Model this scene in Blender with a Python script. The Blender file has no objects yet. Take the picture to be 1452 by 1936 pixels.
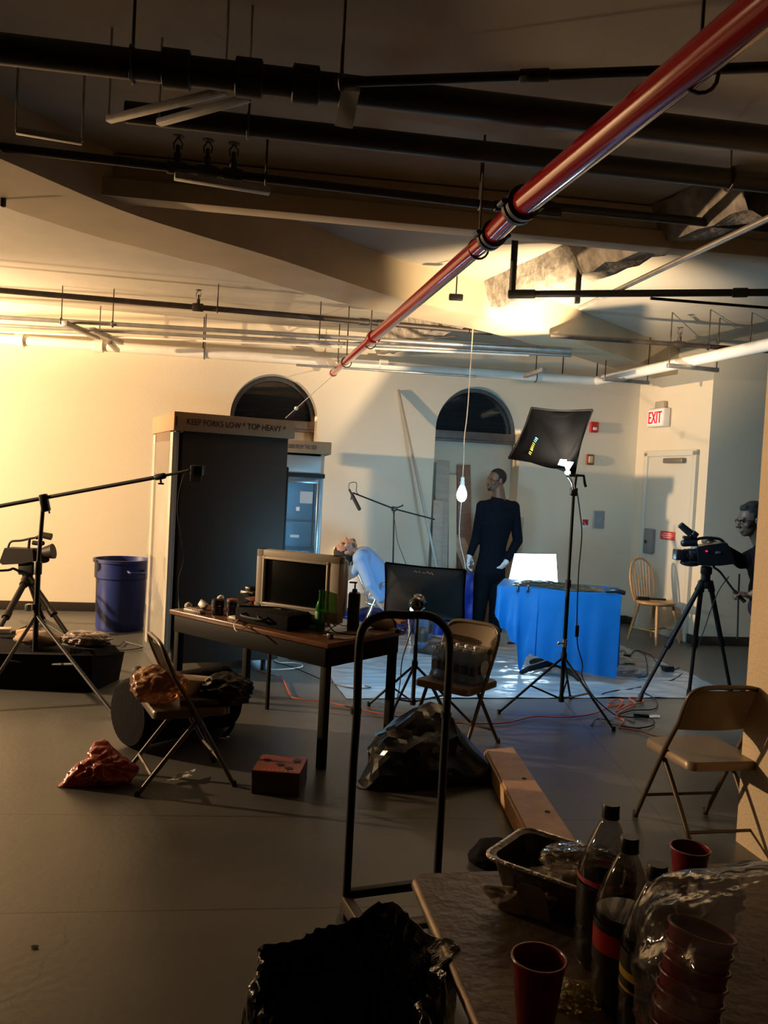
import bpy, bmesh, math, random
from mathutils import Vector as V, Matrix, noise
random.seed(7)
scene = bpy.context.scene
COL = scene.collection
# ------------------------------------------------------------------ camera, world, lights, exposure
FP, HC = 1560.0, 1.60                       # focal length in pixels of a 1452x1936 frame, lens height
PIT, ROL = math.atan((968-915)/FP), math.radians(3.0)
fw = V((0, math.cos(PIT), -math.sin(PIT))); _r = V((1, 0, 0)); _u = _r.cross(fw)
rt = _r*math.cos(ROL) + _u*math.sin(ROL); up = _u*math.cos(ROL) - _r*math.sin(ROL)
CP = V((0, 0, HC))
cam = bpy.data.objects.new('camera', bpy.data.cameras.new('camera')); COL.objects.link(cam)
cam.data.sensor_fit = 'VERTICAL'; cam.data.sensor_height = 24.0; cam.data.lens = FP/1936*24.0
cam.data.clip_start = 0.05
cam.matrix_world = Matrix(((rt.x, up.x, -fw.x, 0), (rt.y, up.y, -fw.y, 0), (rt.z, up.z, -fw.z, HC), (0, 0, 0, 1)))
scene.camera = cam
scene.cycles.transparent_max_bounces = 32
scene.view_settings.view_transform = 'Standard'; scene.view_settings.look = 'None'
scene.view_settings.exposure = 0.0; scene.view_settings.gamma = 1.0; scene.view_settings.use_curve_mapping = False
W = bpy.data.worlds.new('world'); scene.world = W; W.use_nodes = True
W.node_tree.nodes['Background'].inputs[0].default_value = (0.55, 0.6, 0.7, 1)
W.node_tree.nodes['Background'].inputs[1].default_value = 0.002
ANG = math.radians(10.5)
CA, SA = math.cos(ANG), math.sin(ANG)
def RM(u, v, z=0.0): return V((u*CA - v*SA, u*SA + v*CA, z))     # room axes -> world
def ray(x, y): return fw + rt*((x-726)/FP) + up*((968-y)/FP)
def fl(x, y, z=0.0):                                             # the spot at height z that the photo shows there
    d = ray(x, y); return CP + d*((z-HC)/d.z)
def at(x, y, Y):
    d = ray(x, y); return CP + d*(Y/d.y)
WARM, DAY = (1.0, 0.675, 0.385), (0.42, 0.72, 1.0)
def lamp(name, kind, loc, power, col, size=0.1, aim=None, spot=None, blend=0.5):
    l = bpy.data.lights.new(name, kind); l.energy = power; l.color = col
    if kind == 'AREA': l.size = size
    else: l.shadow_soft_size = size
    if spot: l.spot_size = math.radians(spot); l.spot_blend = blend
    o = bpy.data.objects.new(name, l); COL.objects.link(o); o.location = loc
    if aim is not None: o.rotation_euler = (V(aim)-V(loc)).to_track_quat('-Z', 'Y').to_euler()
    return o
LK = RM(-6.8, 7.6, 2.25)                                        # halogen work light beyond the left edge of the photo
lamp('halogen_work_light', 'SPOT', LK, 4400, WARM, 0.07, RM(1.2, 8.6, 2.2), 108, 1.0)
lamp('halogen_bounce', 'SPOT', RM(-4.6, 8.5, 2.25), 1500, WARM, 0.10, RM(-3.2, 8.75, 3.36), 72, 0.9)
# ------------------------------------------------------------------ materials
MATS = {}
def mat(name, col, rough=0.5, metal=0.0, var=0.0, scale=6.0, bump=0.0, bscale=None, emit=None, es=0.0, spec=0.5, coat=0.0, col2=None, sss=0):
    if name in MATS: return MATS[name]
    m = bpy.data.materials.new(name); m.use_nodes = True; nt = m.node_tree; b = nt.nodes['Principled BSDF']
    b.inputs['Base Color'].default_value = (*col, 1); b.inputs['Roughness'].default_value = rough
    b.inputs['Metallic'].default_value = metal; b.inputs['Specular IOR Level'].default_value = spec
    b.inputs['Coat Weight'].default_value = coat
    if emit: b.inputs['Emission Color'].default_value = (*emit, 1); b.inputs['Emission Strength'].default_value = es
    if var or bump or col2:
        tc = nt.nodes.new('ShaderNodeTexCoord'); n = nt.nodes.new('ShaderNodeTexNoise')
        n.inputs['Scale'].default_value = scale; n.inputs['Detail'].default_value = 5
        nt.links.new(tc.outputs['Object'], n.inputs['Vector'])
        if var or col2:
            r = nt.nodes.new('ShaderNodeValToRGB'); r.color_ramp.elements[0].position = 0.32; r.color_ramp.elements[1].position = 0.68
            c2 = col2 if col2 else tuple(c*(1+var) for c in col); c1 = col if col2 else tuple(c*(1-var) for c in col)
            r.color_ramp.elements[0].color = (*c1, 1); r.color_ramp.elements[1].color = (*c2, 1)
            nt.links.new(n.outputs['Fac'], r.inputs[0]); nt.links.new(r.outputs[0], b.inputs['Base Color'])
        if bump:
            n2 = nt.nodes.new('ShaderNodeTexNoise'); n2.inputs['Scale'].default_value = bscale or scale*3; n2.inputs['Detail'].default_value = 6
            nt.links.new(tc.outputs['Object'], n2.inputs['Vector'])
            bp = nt.nodes.new('ShaderNodeBump'); bp.inputs['Strength'].default_value = bump; bp.inputs['Distance'].default_value = 0.02
            nt.links.new(n2.outputs['Fac'], bp.inputs['Height']); nt.links.new(bp.outputs[0], b.inputs['Normal'])
    MATS[name] = m; return m
def film(name, tint=(0.9, 0.92, 0.95), haze=0.12, gloss=0.25, rough=0.12, col=(0.8, 0.8, 0.8), bump=0.0, bscale=8.0):
    # thin clear plastic: see-through, a little milky, shiny on its folds
    if name in MATS: return MATS[name]
    m = bpy.data.materials.new(name); m.use_nodes = True; nt = m.node_tree; nt.nodes.clear()
    o = nt.nodes.new('ShaderNodeOutputMaterial'); t = nt.nodes.new('ShaderNodeBsdfTransparent'); t.inputs[0].default_value = (*tint, 1)
    d = nt.nodes.new('ShaderNodeBsdfDiffuse'); d.inputs[0].default_value = (*col, 1)
    g = nt.nodes.new('ShaderNodeBsdfGlossy'); g.inputs['Roughness'].default_value = rough
    a = nt.nodes.new('ShaderNodeMixShader'); a.inputs[0].default_value = haze
    nt.links.new(t.outputs[0], a.inputs[1]); nt.links.new(d.outputs[0], a.inputs[2])
    lw = nt.nodes.new('ShaderNodeLayerWeight'); lw.inputs[0].default_value = 0.45
    mm = nt.nodes.new('ShaderNodeMath'); mm.operation = 'MULTIPLY'; mm.inputs[1].default_value = gloss*1.1
    nt.links.new(lw.outputs['Fresnel'], mm.inputs[0])
    c = nt.nodes.new('ShaderNodeMixShader'); nt.links.new(mm.outputs[0], c.inputs[0])
    nt.links.new(a.outputs[0], c.inputs[1]); nt.links.new(g.outputs[0], c.inputs[2]); nt.links.new(c.outputs[0], o.inputs[0])
    if bump:
        tc = nt.nodes.new('ShaderNodeTexCoord'); n = nt.nodes.new('ShaderNodeTexNoise'); n.inputs['Scale'].default_value = bscale; n.inputs['Detail'].default_value = 3
        nt.links.new(tc.outputs['Object'], n.inputs['Vector']); bp = nt.nodes.new('ShaderNodeBump')
        bp.inputs['Strength'].default_value = bump; bp.inputs['Distance'].default_value = 0.05
        nt.links.new(n.outputs['Fac'], bp.inputs['Height']); nt.links.new(bp.outputs[0], g.inputs['Normal']); nt.links.new(bp.outputs[0], lw.inputs['Normal'])
    MATS[name] = m; return m
def glow(name, col, s):
    if name in MATS: return MATS[name]
    m = bpy.data.materials.new(name); m.use_nodes = True; nt = m.node_tree; nt.nodes.clear()
    o = nt.nodes.new('ShaderNodeOutputMaterial'); e = nt.nodes.new('ShaderNodeEmission')
    e.inputs[0].default_value = (*col, 1); e.inputs[1].default_value = s; nt.links.new(e.outputs[0], o.inputs[0])
    MATS[name] = m; return m
def wood(name, c1, c2, rough=0.45, stretch=(1, 12, 12), scale=2.0, spec=0.5):
    if name in MATS: return MATS[name]
    m = bpy.data.materials.new(name); m.use_nodes = True; nt = m.node_tree; b = nt.nodes['Principled BSDF']
    tc = nt.nodes.new('ShaderNodeTexCoord'); mp = nt.nodes.new('ShaderNodeMapping'); mp.inputs['Scale'].default_value = stretch
    n = nt.nodes.new('ShaderNodeTexNoise'); n.inputs['Scale'].default_value = scale; n.inputs['Detail'].default_value = 6; n.inputs['Distortion'].default_value = 0.6
    r = nt.nodes.new('ShaderNodeValToRGB'); r.color_ramp.elements[0].position = 0.3; r.color_ramp.elements[1].position = 0.7
    r.color_ramp.elements[0].color = (*c1, 1); r.color_ramp.elements[1].color = (*c2, 1)
    nt.links.new(tc.outputs['Object'], mp.inputs[0]); nt.links.new(mp.outputs[0], n.inputs['Vector']); nt.links.new(n.outputs['Fac'], r.inputs[0])
    nt.links.new(r.outputs[0], b.inputs['Base Color']); b.inputs['Roughness'].default_value = rough; b.inputs['Specular IOR Level'].default_value = spec
    MATS[name] = m; return m
K = dict(
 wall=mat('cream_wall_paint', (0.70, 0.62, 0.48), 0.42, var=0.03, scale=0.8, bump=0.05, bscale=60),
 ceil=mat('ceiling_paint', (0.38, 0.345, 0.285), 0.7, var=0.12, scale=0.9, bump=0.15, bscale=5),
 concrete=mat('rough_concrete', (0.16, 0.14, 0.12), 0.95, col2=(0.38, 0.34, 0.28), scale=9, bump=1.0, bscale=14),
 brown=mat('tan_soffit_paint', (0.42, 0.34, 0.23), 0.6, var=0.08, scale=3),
 base=mat('dark_base_vinyl', (0.03, 0.022, 0.018), 0.45),
 black=mat('black_plastic', (0.012, 0.012, 0.014), 0.35),
 blackm=mat('black_metal', (0.011, 0.011, 0.012), 0.5, spec=0.22),
 iron=mat('dark_iron_pipe', (0.05, 0.038, 0.03), 0.5, metal=0.4, var=0.3, scale=12),
 soot=mat('black_painted_pipe', (0.014, 0.013, 0.012), 0.5, var=0.3, scale=8),
 red=mat('red_pipe_paint', (0.22, 0.010, 0.012), 0.16, coat=0.6),
 white=mat('white_pipe_paint', (0.78, 0.74, 0.66), 0.5, var=0.06, scale=5),
 galv=mat('galvanised_steel', (0.36, 0.35, 0.33), 0.42, metal=0.7, var=0.15, scale=10),
 chrome=mat('chrome', (0.75, 0.76, 0.78), 0.12, metal=1.0),
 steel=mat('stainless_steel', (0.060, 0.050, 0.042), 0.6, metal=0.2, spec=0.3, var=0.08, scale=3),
 card=mat('brown_cardboard', (0.36, 0.22, 0.12), 0.8, var=0.05, scale=5),
 ink=mat('black_ink', (0.02, 0.015, 0.012), 0.8),
 blue=mat('blue_bin_plastic', (0.010, 0.022, 0.14), 0.4),
 bag=mat('black_bag_plastic', (0.006, 0.006, 0.007), 0.26, bump=0.4, bscale=7, spec=0.35),
 cloth=mat('black_cloth', (0.007, 0.007, 0.009), 0.9, bump=0.2, bscale=40, spec=0.1),
 soft=mat('black_softbox_nylon', (0.0016, 0.002, 0.003), 0.6, bump=0.25, bscale=7, spec=0.04),
 rubber=mat('black_rubber', (0.012, 0.012, 0.012), 0.7),
 wht=mat('white_enamel', (0.75, 0.74, 0.7), 0.4),
 paper=mat('white_paper', (0.72, 0.70, 0.66), 0.8, bump=0.3, bscale=12),
 orange=mat('orange_cable', (0.42, 0.07, 0.02), 0.5),
 cable=mat('black_cable', (0.012, 0.012, 0.014), 0.45),
 skin=mat('brown_skin', (0.17, 0.085, 0.05), 0.5, var=0.08, scale=14),
 skin2=mat('tan_skin', (0.34, 0.17, 0.11), 0.5, var=0.08, scale=14),
 hair=mat('black_hair', (0.010, 0.008, 0.008), 0.75, bump=0.6, bscale=70),
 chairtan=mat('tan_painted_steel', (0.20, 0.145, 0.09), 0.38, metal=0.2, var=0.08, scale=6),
 desk=wood('brown_laminate', (0.10, 0.042, 0.018), (0.16, 0.07, 0.03), 0.3),
)
# ------------------------------------------------------------------ mesh helpers
def frame(d):
    d = d.normalized(); a = V((0, 0, 1)) if abs(d.z) < 0.9 else V((1, 0, 0))
    x = a.cross(d).normalized(); return x, d.cross(x)
def smooth_pts(pts, n=6):
    pts = [V(p) for p in pts]
    if len(pts) < 3: return pts
    out = []
    for i in range(len(pts)-1):
        p0 = pts[max(i-1, 0)]; p1 = pts[i]; p2 = pts[i+1]; p3 = pts[min(i+2, len(pts)-1)]
        for k in range(n):
            t = k/n
            out.append(0.5*((2*p1) + (p2-p0)*t + (2*p0-5*p1+4*p2-p3)*t*t + (3*p1-p0-3*p2+p3)*t**3))
    out.append(pts[-1]); return out
class MB:
    def __init__(s): s.bm = bmesh.new()
    def box(s, c, size, R=None, bev=0.0, seg=2):
        M = Matrix.Translation(V(c)) @ (R.to_4x4() if R is not None else Matrix()) @ Matrix.Diagonal((*size, 1))
        vs = bmesh.ops.create_cube(s.bm, size=1.0, matrix=M)['verts']
        if bev:
            es = list({e for v in vs for e in v.link_edges})
            bmesh.ops.bevel(s.bm, geom=es, offset=bev, segments=seg, affect='EDGES', profile=0.5)
        return s
    def bar(s, a, b, w, h, bev=0.0):                    # a box from a to b
        a, b = V(a), V(b); x, y = frame(b-a); R = Matrix((x, y, (b-a).normalized())).transposed()
        return s.box((a+b)/2, (w, h, (b-a).length), R, bev)
    def ring(s, c, x, y, rx, ry, n): return [s.bm.verts.new(c + x*math.cos(2*math.pi*i/n)*rx + y*math.sin(2*math.pi*i/n)*ry) for i in range(n)]
    def skin(s, rings, c0=True, c1=True, loop=False):
        n = len(rings[0]); m = len(rings)
        for k in range(m if loop else m-1):
            a, b = rings[k], rings[(k+1) % m]
            for i in range(n):
                try: s.bm.faces.new((a[i], a[(i+1) % n], b[(i+1) % n], b[i]))
                except ValueError: pass
        if not loop:
            if c0: s.bm.faces.new(rings[0][::-1])
            if c1: s.bm.faces.new(rings[-1])
        return s
    def tube(s, pts, r, n=8, sm=0, caps=True, loop=False):
        pts = smooth_pts(pts, sm) if sm else [V(p) for p in pts]
        rs = r if isinstance(r, (list, tuple)) else [r]*len(pts)
        if len(rs) != len(pts): rs = [rs[min(int(i*len(rs)/len(pts)), len(rs)-1)] for i in range(len(pts))]
        m = len(pts); rings = []; x = None
        for i, p in enumerate(pts):
            d = (pts[(i+1) % m]-pts[i-1]) if loop else (pts[min(i+1, m-1)]-pts[max(i-1, 0)])
            if d.length < 1e-9: d = V((0, 0, 1))
            d.normalize()
            if x is None: x, y = frame(d)
            else:
                x = (x - d*x.dot(d)); x = x.normalized() if x.length > 1e-6 else frame(d)[0]
                y = d.cross(x)
            rings.append(s.ring(p, x, y, rs[i], rs[i], n))
        return s.skin(rings, caps, caps, loop)
    def cyl(s, a, b, r, r2=None, n=16): return s.tube([a, b], [r, r if r2 is None else r2], n)
    def lathe(s, prof, o=(0, 0, 0), ax=(0, 0, 1), n=24, c0=True, c1=True, sx=1.0):
        o = V(o); ax = V(ax).normalized(); x, y = frame(ax)
        return s.skin([s.ring(o+ax*h, x, y, max(r, 1e-4)*sx, max(r, 1e-4), n) for r, h in prof], c0, c1)
    def ball(s, c, r, R=None, n=16):
        r = (r, r, r) if not isinstance(r, (tuple, list)) else r
        M = Matrix.Translation(V(c)) @ (R.to_4x4() if R is not None else Matrix()) @ Matrix.Diagonal((*r, 1))
        bmesh.ops.create_uvsphere(s.bm, u_segments=n, v_segments=max(n//2+2, 6), radius=1.0, matrix=M); return s
    def cone(s, a, b, ra, rb, n=12):                    # tapered limb with round ends
        s.cyl(a, b, ra, rb, n); s.ball(a, ra, None, n); s.ball(b, rb, None, n); return s
    def chain(s, pts, rs, n=12):
        for i in range(len(pts)-1): s.cone(V(pts[i]), V(pts[i+1]), rs[i], rs[i+1], n)
        return s
    def prism(s, pts, o, x, y, t):                      # outline in the plane (x, y), thickness t along x cross y
        o, x, y = V(o), V(x).normalized(), V(y).normalized(); z = x.cross(y)
        a = [s.bm.verts.new(o+x*p[0]+y*p[1]-z*t/2) for p in pts]; b = [s.bm.verts.new(o+x*p[0]+y*p[1]+z*t/2) for p in pts]
        return s.skin([a, b])
    def poly(s, low, high):                             # matching corner loops, bottom and top
        return s.skin([[s.bm.verts.new(V(p)) for p in low], [s.bm.verts.new(V(p)) for p in high]])
    def sheet(s, f, nu, nv, thick=0.0, wrap=False):
        g = [[s.bm.verts.new(f(i/nu, j/nv)) for j in range(nv+1)] for i in range(nu if wrap else nu+1)]
        fs = []
        for i in range(nu):
            a, b = g[i], g[(i+1) % len(g)]
            for j in range(nv): fs.append(s.bm.faces.new((a[j], b[j], b[j+1], a[j+1])))
        if thick: bmesh.ops.solidify(s.bm, geom=fs, thickness=thick)
        return s
    def build(s, name, m, parent=None, sharp=45, kind=None, flat=False, local=False):
        bm = s.bm; bmesh.ops.recalc_face_normals(bm, faces=bm.faces)
        for f in bm.faces: f.smooth = not flat
        lim = math.radians(85 if getattr(s, 'soft', False) else sharp)
        for e in bm.edges:
            if len(e.link_faces) == 2 and e.calc_face_angle(0) > lim: e.smooth = False
        loc = V()
        if parent is not None:
            r = parent
            while r.parent: r = r.parent
            if not local: bm.transform(r.matrix_basis.inverted())
            if parent.parent is None and parent.type == 'MESH': pass
        elif not local:
            xs = [v.co for v in bm.verts]
            loc = V(((min(c.x for c in xs)+max(c.x for c in xs))/2, (min(c.y for c in xs)+max(c.y for c in xs))/2, min(c.z for c in xs)))
            bm.transform(Matrix.Translation(-loc))
        me = bpy.data.meshes.new(name); bm.to_mesh(me); bm.free()
        o = bpy.data.objects.new(name, me); COL.objects.link(o)
        if m is not None: me.materials.append(m)
        if parent is not None: o.parent = parent
        else: o.location = loc
        if kind: o['kind'] = kind
        return o
def tag(o, label, cat, group=None):
    o['label'] = label; o['category'] = cat
    if group: o['group'] = group
    return o
def thing(name, label, cat, loc=(0, 0, 0), rz=0.0, group=None):
    o = bpy.data.objects.new(name, None); COL.objects.link(o); o.location = loc; o.rotation_euler = (0, 0, rz); o.empty_display_size = 0.1
    o.matrix_basis = Matrix.Translation(V(loc)) @ Matrix.Rotation(rz, 4, 'Z')
    return tag(o, label, cat, group)
def struct(o): o['kind'] = 'structure'; return o
def dup(root, loc, rz, label, group=None):
    r = root.copy(); COL.objects.link(r); r.matrix_basis = Matrix.Translation(V(loc)) @ Matrix.Rotation(rz, 4, 'Z'); tag(r, label, root['category'], group)
    for ch in list(root.children):
        c = ch.copy(); COL.objects.link(c); c.parent = r
        for g in list(ch.children):
            d = g.copy(); COL.objects.link(d); d.parent = c
    return r
def remesh(o, vox, it=4, fac=0.5):                      # melts overlapping limbs into one continuous skin
    a = o.modifiers.new('r', 'REMESH'); a.mode = 'VOXEL'; a.voxel_size = vox; a.use_smooth_shade = True
    if it: b = o.modifiers.new('s', 'SMOOTH'); b.iterations = it; b.factor = fac
    dg = bpy.context.evaluated_depsgraph_get(); dg.update()
    me = bpy.data.meshes.new_from_object(o.evaluated_get(dg)); o.modifiers.clear(); old = o.data; ms = list(old.materials)
    o.data = me; me.name = o.name
    if not me.materials:
        for m in ms: me.materials.append(m)
    for p in me.polygons: p.use_smooth = True
    return o
def text(body, name, m, o, x, y, height, width=None, parent=None, depth=0.002):
    # lettering laid on the plane (x, y) with its lower left corner at o
    c = bpy.data.curves.new(name, 'FONT'); c.body = body; c.extrude = depth; c.size = 1.0
    t = bpy.data.objects.new(name, c); COL.objects.link(t)
    dg = bpy.context.evaluated_depsgraph_get(); dg.update()
    me = bpy.data.meshes.new_from_object(t.evaluated_get(dg)); bpy.data.objects.remove(t)
    xs = [v.co.x for v in me.vertices]; ys = [v.co.y for v in me.vertices]
    sy = height/(max(ys)-min(ys)); sx = width/(max(xs)-min(xs)) if width else sy
    x, y = V(x).normalized(), V(y).normalized(); z = x.cross(y); r = parent
    while r is not None and r.parent: r = r.parent
    Mi = r.matrix_basis.inverted() if r is not None else Matrix()
    for v in me.vertices: v.co = Mi @ (V(o) + x*(v.co.x-min(xs))*sx + y*(v.co.y-min(ys))*sy + z*v.co.z)
    ob = bpy.data.objects.new(name, me); COL.objects.link(ob); ob.parent = parent
    me.materials.clear(); me.materials.append(m); return ob
def nz(p, s=1.0, o=0.0): return noise.noise(V(p)*s + V((o, o*1.7, o*0.6)))
def ridge(p, s, o=0): return 1-2*abs(noise.noise(V(p)*s+V((o, o*1.3, o*.7))))
def lump(c, r, seed=0, amp=0.25, fr=3.0, sub=4, floor=None, pulls=(), sharp=1.0):
    # a crumpled bag: a ball pulled to corners and folded by ridged noise
    mb = MB(); mb.soft = True; vs = bmesh.ops.create_icosphere(mb.bm, subdivisions=sub, radius=1.0)['verts']; c = V(c)
    for v in vs:
        d = v.co.normalized(); k = 1 + amp*(ridge(d, fr, seed)*0.6*sharp + nz(d, fr*0.6, seed+9)*0.8 + ridge(d, fr*2.7, seed+3)*0.25)
        p = V((d.x*r[0], d.y*r[1], d.z*r[2]))*k
        for q in pulls:
            q = V(q); w = max(0.0, d.dot(q.normalized()))**6; p += q*w
        p += c
        if floor is not None and p.z < floor: p.z = floor + 0.002*nz(p, 9)
        v.co = p
    return mb
# ------------------------------------------------------------------ the room
WV, CZ = 9.65, 3.36                                   # back wall distance (room axes), ceiling height
def floor_mat():
    m = mat('sealed_concrete_floor', (0.088, 0.087, 0.080), 0.36, var=0.22, scale=1.3, bump=0.06, bscale=30)
    nt = m.node_tree; b = nt.nodes['Principled BSDF']; tc = nt.nodes.new('ShaderNodeTexCoord'); sep = nt.nodes.new('ShaderNodeSeparateXYZ')
    nt.links.new(tc.outputs['Object'], sep.inputs[0])
    def mth(op, a, b_=None):
        n = nt.nodes.new('ShaderNodeMath'); n.operation = op
        for i, q in enumerate((a, b_)):
            if q is None: continue
            if isinstance(q, (int, float)): n.inputs[i].default_value = q
            else: nt.links.new(q, n.inputs[i])
        return n.outputs[0]
    tot = None
    for p, q in ((fl(0, 1727), fl(800, 1713)), (fl(1095, 1360), fl(1262, 1560)), (fl(900, 1548), fl(1300, 1552))):   # sawn joints
        d = (q-p).normalized(); nx, ny = -d.y, d.x; c = nx*p.x+ny*p.y
        e = mth('ABSOLUTE', mth('SUBTRACT', mth('ADD', mth('MULTIPLY', sep.outputs[0], nx), mth('MULTIPLY', sep.outputs[1], ny)), c))
        l = mth('LESS_THAN', e, 0.0035); tot = l if tot is None else mth('MAXIMUM', tot, l)
    # one wandering hairline crack in the left foreground
    p, q = fl(235, 1520), fl(50, 1905); d = (q-p).normalized(); nx, ny = -d.y, d.x; c = nx*p.x+ny*p.y
    n = nt.nodes.new('ShaderNodeTexNoise'); n.inputs['Scale'].default_value = 3.0; n.inputs['Detail'].default_value = 8; nt.links.new(tc.outputs['Object'], n.inputs['Vector'])
    w = mth('MULTIPLY', mth('SUBTRACT', n.outputs['Fac'], 0.5), 0.35)
    e = mth('ABSOLUTE', mth('ADD', w, mth('SUBTRACT', mth('ADD', mth('MULTIPLY', sep.outputs[0], nx), mth('MULTIPLY', sep.outputs[1], ny)), c)))
    l = mth('MULTIPLY', mth('MULTIPLY', mth('LESS_THAN', e, 0.0016), mth('LESS_THAN', sep.outputs[1], 4.1)), 0.6); tot = mth('MAXIMUM', tot, l)
    mix = nt.nodes.new('ShaderNodeMixRGB'); old = b.inputs['Base Color'].links[0].from_socket
    nt.links.new(tot, mix.inputs[0]); nt.links.new(old, mix.inputs[1]); mix.inputs[2].default_value = (0.02, 0.018, 0.015, 1)
    nt.links.new(mix.outputs[0], b.inputs['Base Color']); return m
def quad_slab(u0, u1, v0, v1, z0, z1):
    return MB().poly([RM(u0, v0, z0), RM(u1, v0, z0), RM(u1, v1, z0), RM(u0, v1, z0)], [RM(u0, v0, z1), RM(u1, v0, z1), RM(u1, v1, z1), RM(u0, v1, z1)])
o = quad_slab(-9, 8, -3, 12.5, -0.1, 0).build('floor', floor_mat()); struct(o)
off = o.location.copy(); o.data.transform(Matrix.Translation(off)); o.location = (0, 0, 0)
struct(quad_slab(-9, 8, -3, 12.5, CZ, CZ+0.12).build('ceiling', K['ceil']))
# back wall with two arched openings
ARCH = [(0.44, 0.50, 2.30, 0.42), (2.90, 0.535, 2.30, 0.34)]     # centre u, half width, spring height, depth
def arch_pts(c, h, sp, n=24): return [(c+h, sp)] + [(c+h*math.cos(math.pi*i/n), sp+h*math.sin(math.pi*i/n)) for i in range(1, n)] + [(c-h, sp)]
def back_wall():
    mb = MB(); bm = mb.bm; zt, tk = CZ, 0.45
    def face(pts):
        a = [bm.verts.new(RM(u, WV, z)) for u, z in pts]; b = [bm.verts.new(RM(u, WV+tk, z)) for u, z in pts]; mb.skin([a, b])
    edges = [-9.0]
    for c, h, sp, d in ARCH: edges += [c-h, c+h]
    edges += [5.2]
    for i in range(0, len(edges), 2): face([(edges[i], 0), (edges[i+1], 0), (edges[i+1], zt), (edges[i], zt)])
    for c, h, sp, d in ARCH:
        for k in range(24):
            t0, t1 = math.pi*k/24, math.pi*(k+1)/24
            x0, x1 = c+h*math.cos(t0), c+h*math.cos(t1)
            face([(x0, sp+h*math.sin(t0)), (x0, zt), (x1, zt), (x1, sp+h*math.sin(t1))])
    bmesh.ops.remove_doubles(bm, verts=bm.verts, dist=1e-4)
    return mb.build('wall_back', K['wall'], sharp=30)
struct(back_wall())
slat_m = mat('dark_window_slats', (0.07, 0.08, 0.095), 0.5); pane_m = film('dark_window_glass', (0.45, 0.5, 0.55), 0.02, 0.5, 0.03)
frame_m = mat('brown_window_frame', (0.13, 0.10, 0.085), 0.5, var=0.2, scale=10); ply_m = mat('cream_board', (0.62, 0.54, 0.41), 0.6, var=0.04, scale=4)
for i, (c, h, sp, d) in enumerate(ARCH):
    v = WV+d-0.06
    outer = arch_pts(c, h, sp); inner = arch_pts(c, h-0.045, sp)
    mb = MB(); bm = mb.bm
    for vv in (v-0.05, v+0.02): pass
    ra = [[bm.verts.new(RM(p[0], v-0.05, p[1])) for p in L] for L in (outer, inner)]; rb = [[bm.verts.new(RM(p[0], v+0.03, p[1])) for p in L] for L in (outer, inner)]
    for k in range(len(outer)-1):
        for a, b in ((ra[0], ra[1]), (ra[1], rb[1]), (rb[1], rb[0]), (rb[0], ra[0])): bm.faces.new((a[k], a[k+1], b[k+1], b[k]))
    w = mb.build('window_%d' % (i+1), frame_m); struct(w)
    mb = MB().box(RM(c, v-0.01, sp-0.05), (2*h, 0.12, 0.10), Matrix.Rotation(ANG, 3, 'Z'), 0.008)
    mb.box(RM(c, v-0.03, sp-0.115), (2*h, 0.08, 0.03), Matrix.Rotation(ANG, 3, 'Z'), 0.004); mb.build('transom_bar', frame_m, w)
    mb = MB(); mb.prism([(p[0]-c, p[1]) for p in inner], RM(c, v, 0), V((CA, SA, 0)), V((0, 0, 1)), 0.008); mb.build('glass_pane', pane_m, w)
    mb = MB()
    for k in range(9):
        z = sp+0.03+k*0.065; hw = math.sqrt(max((h-0.05)**2-(z-sp+0.03)**2, 0.0001))
        mb.box(RM(c, v+0.10, z), (2*hw, 0.05, 0.008), Matrix.Rotation(ANG, 3, 'Z') @ Matrix.Rotation(0.9, 3, 'X'))
    mb.build('blind_slats', slat_m, w)
    mb = MB().box(RM(c, v+0.04, (sp-0.13)/2), (2*h, 0.04, sp-0.13), Matrix.Rotation(ANG, 3, 'Z')); mb.build('infill_board', ply_m, w)
struct(quad_slab(-1, 5, WV+0.46, WV+0.5, 0, CZ).build('wall_outside', mat('night_outside', (0.02, 0.025, 0.03), 0.9)))
U1, V1 = 5.13, 8.30                                   # outer corner of the door bay
CR = RM(4.97, WV)
o = MB().poly([RM(4.97, WV+0.2), RM(4.97, WV), RM(U1, V1), RM(8, V1), RM(8, WV+0.2)], [RM(4.97, WV+0.2, CZ), RM(4.97, WV, CZ), RM(U1, V1, CZ), RM(8, V1, CZ), RM(8, WV+0.2, CZ)]).build('wall_right', K['wall']); struct(o)
struct(quad_slab(-9.1, -9, -3, 12.5, 0, CZ).build('wall_left', K['wall']))
# pillar close to the camera on the right: its left side faces the halogen light
pe = fl(1391, 1590); pe = pe * ((HC)/(HC)); 
PU, PVv = pe.x*CA+pe.y*SA, -pe.x*SA+pe.y*CA
o = quad_slab(PU, PU+0.7, PVv-1.5, PVv, 0, CZ).build('wall_pillar', mat('pillar_paint', (0.52, 0.40, 0.25), 0.55, var=0.06, scale=2, bump=0.3, bscale=60)); struct(o)
# base boards
def baseb(name, a, b, th=0.02, h=0.10):
    d = (V(b)-V(a)); d.z = 0; n = V((-d.y, d.x, 0)).normalized(); m = (V(a)+V(b))/2 + n*th/2
    o = MB().box((m.x, m.y, h/2), (d.length, th, h), Matrix.Rotation(math.atan2(d.y, d.x), 3, 'Z'), 0.004).build(name, K['base']); return struct(o)
baseb('baseboard_back', RM(ARCH[0][0]-ARCH[0][1], WV), RM(-9, WV)); baseb('baseboard_middle', RM(ARCH[1][0]-ARCH[1][1], WV), RM(ARCH[0][0]+ARCH[0][1], WV)); baseb('baseboard_corner', RM(4.96, WV), RM(ARCH[1][0]+ARCH[1][1], WV))
dw = (RM(U1, V1)-CR)
baseb('baseboard_right', RM(8, V1), RM(U1, V1)); baseb('baseboard_jamb', RM(U1, V1), CR+dw*0.88); baseb('baseboard_bay', CR+dw*0.16, CR)
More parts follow.
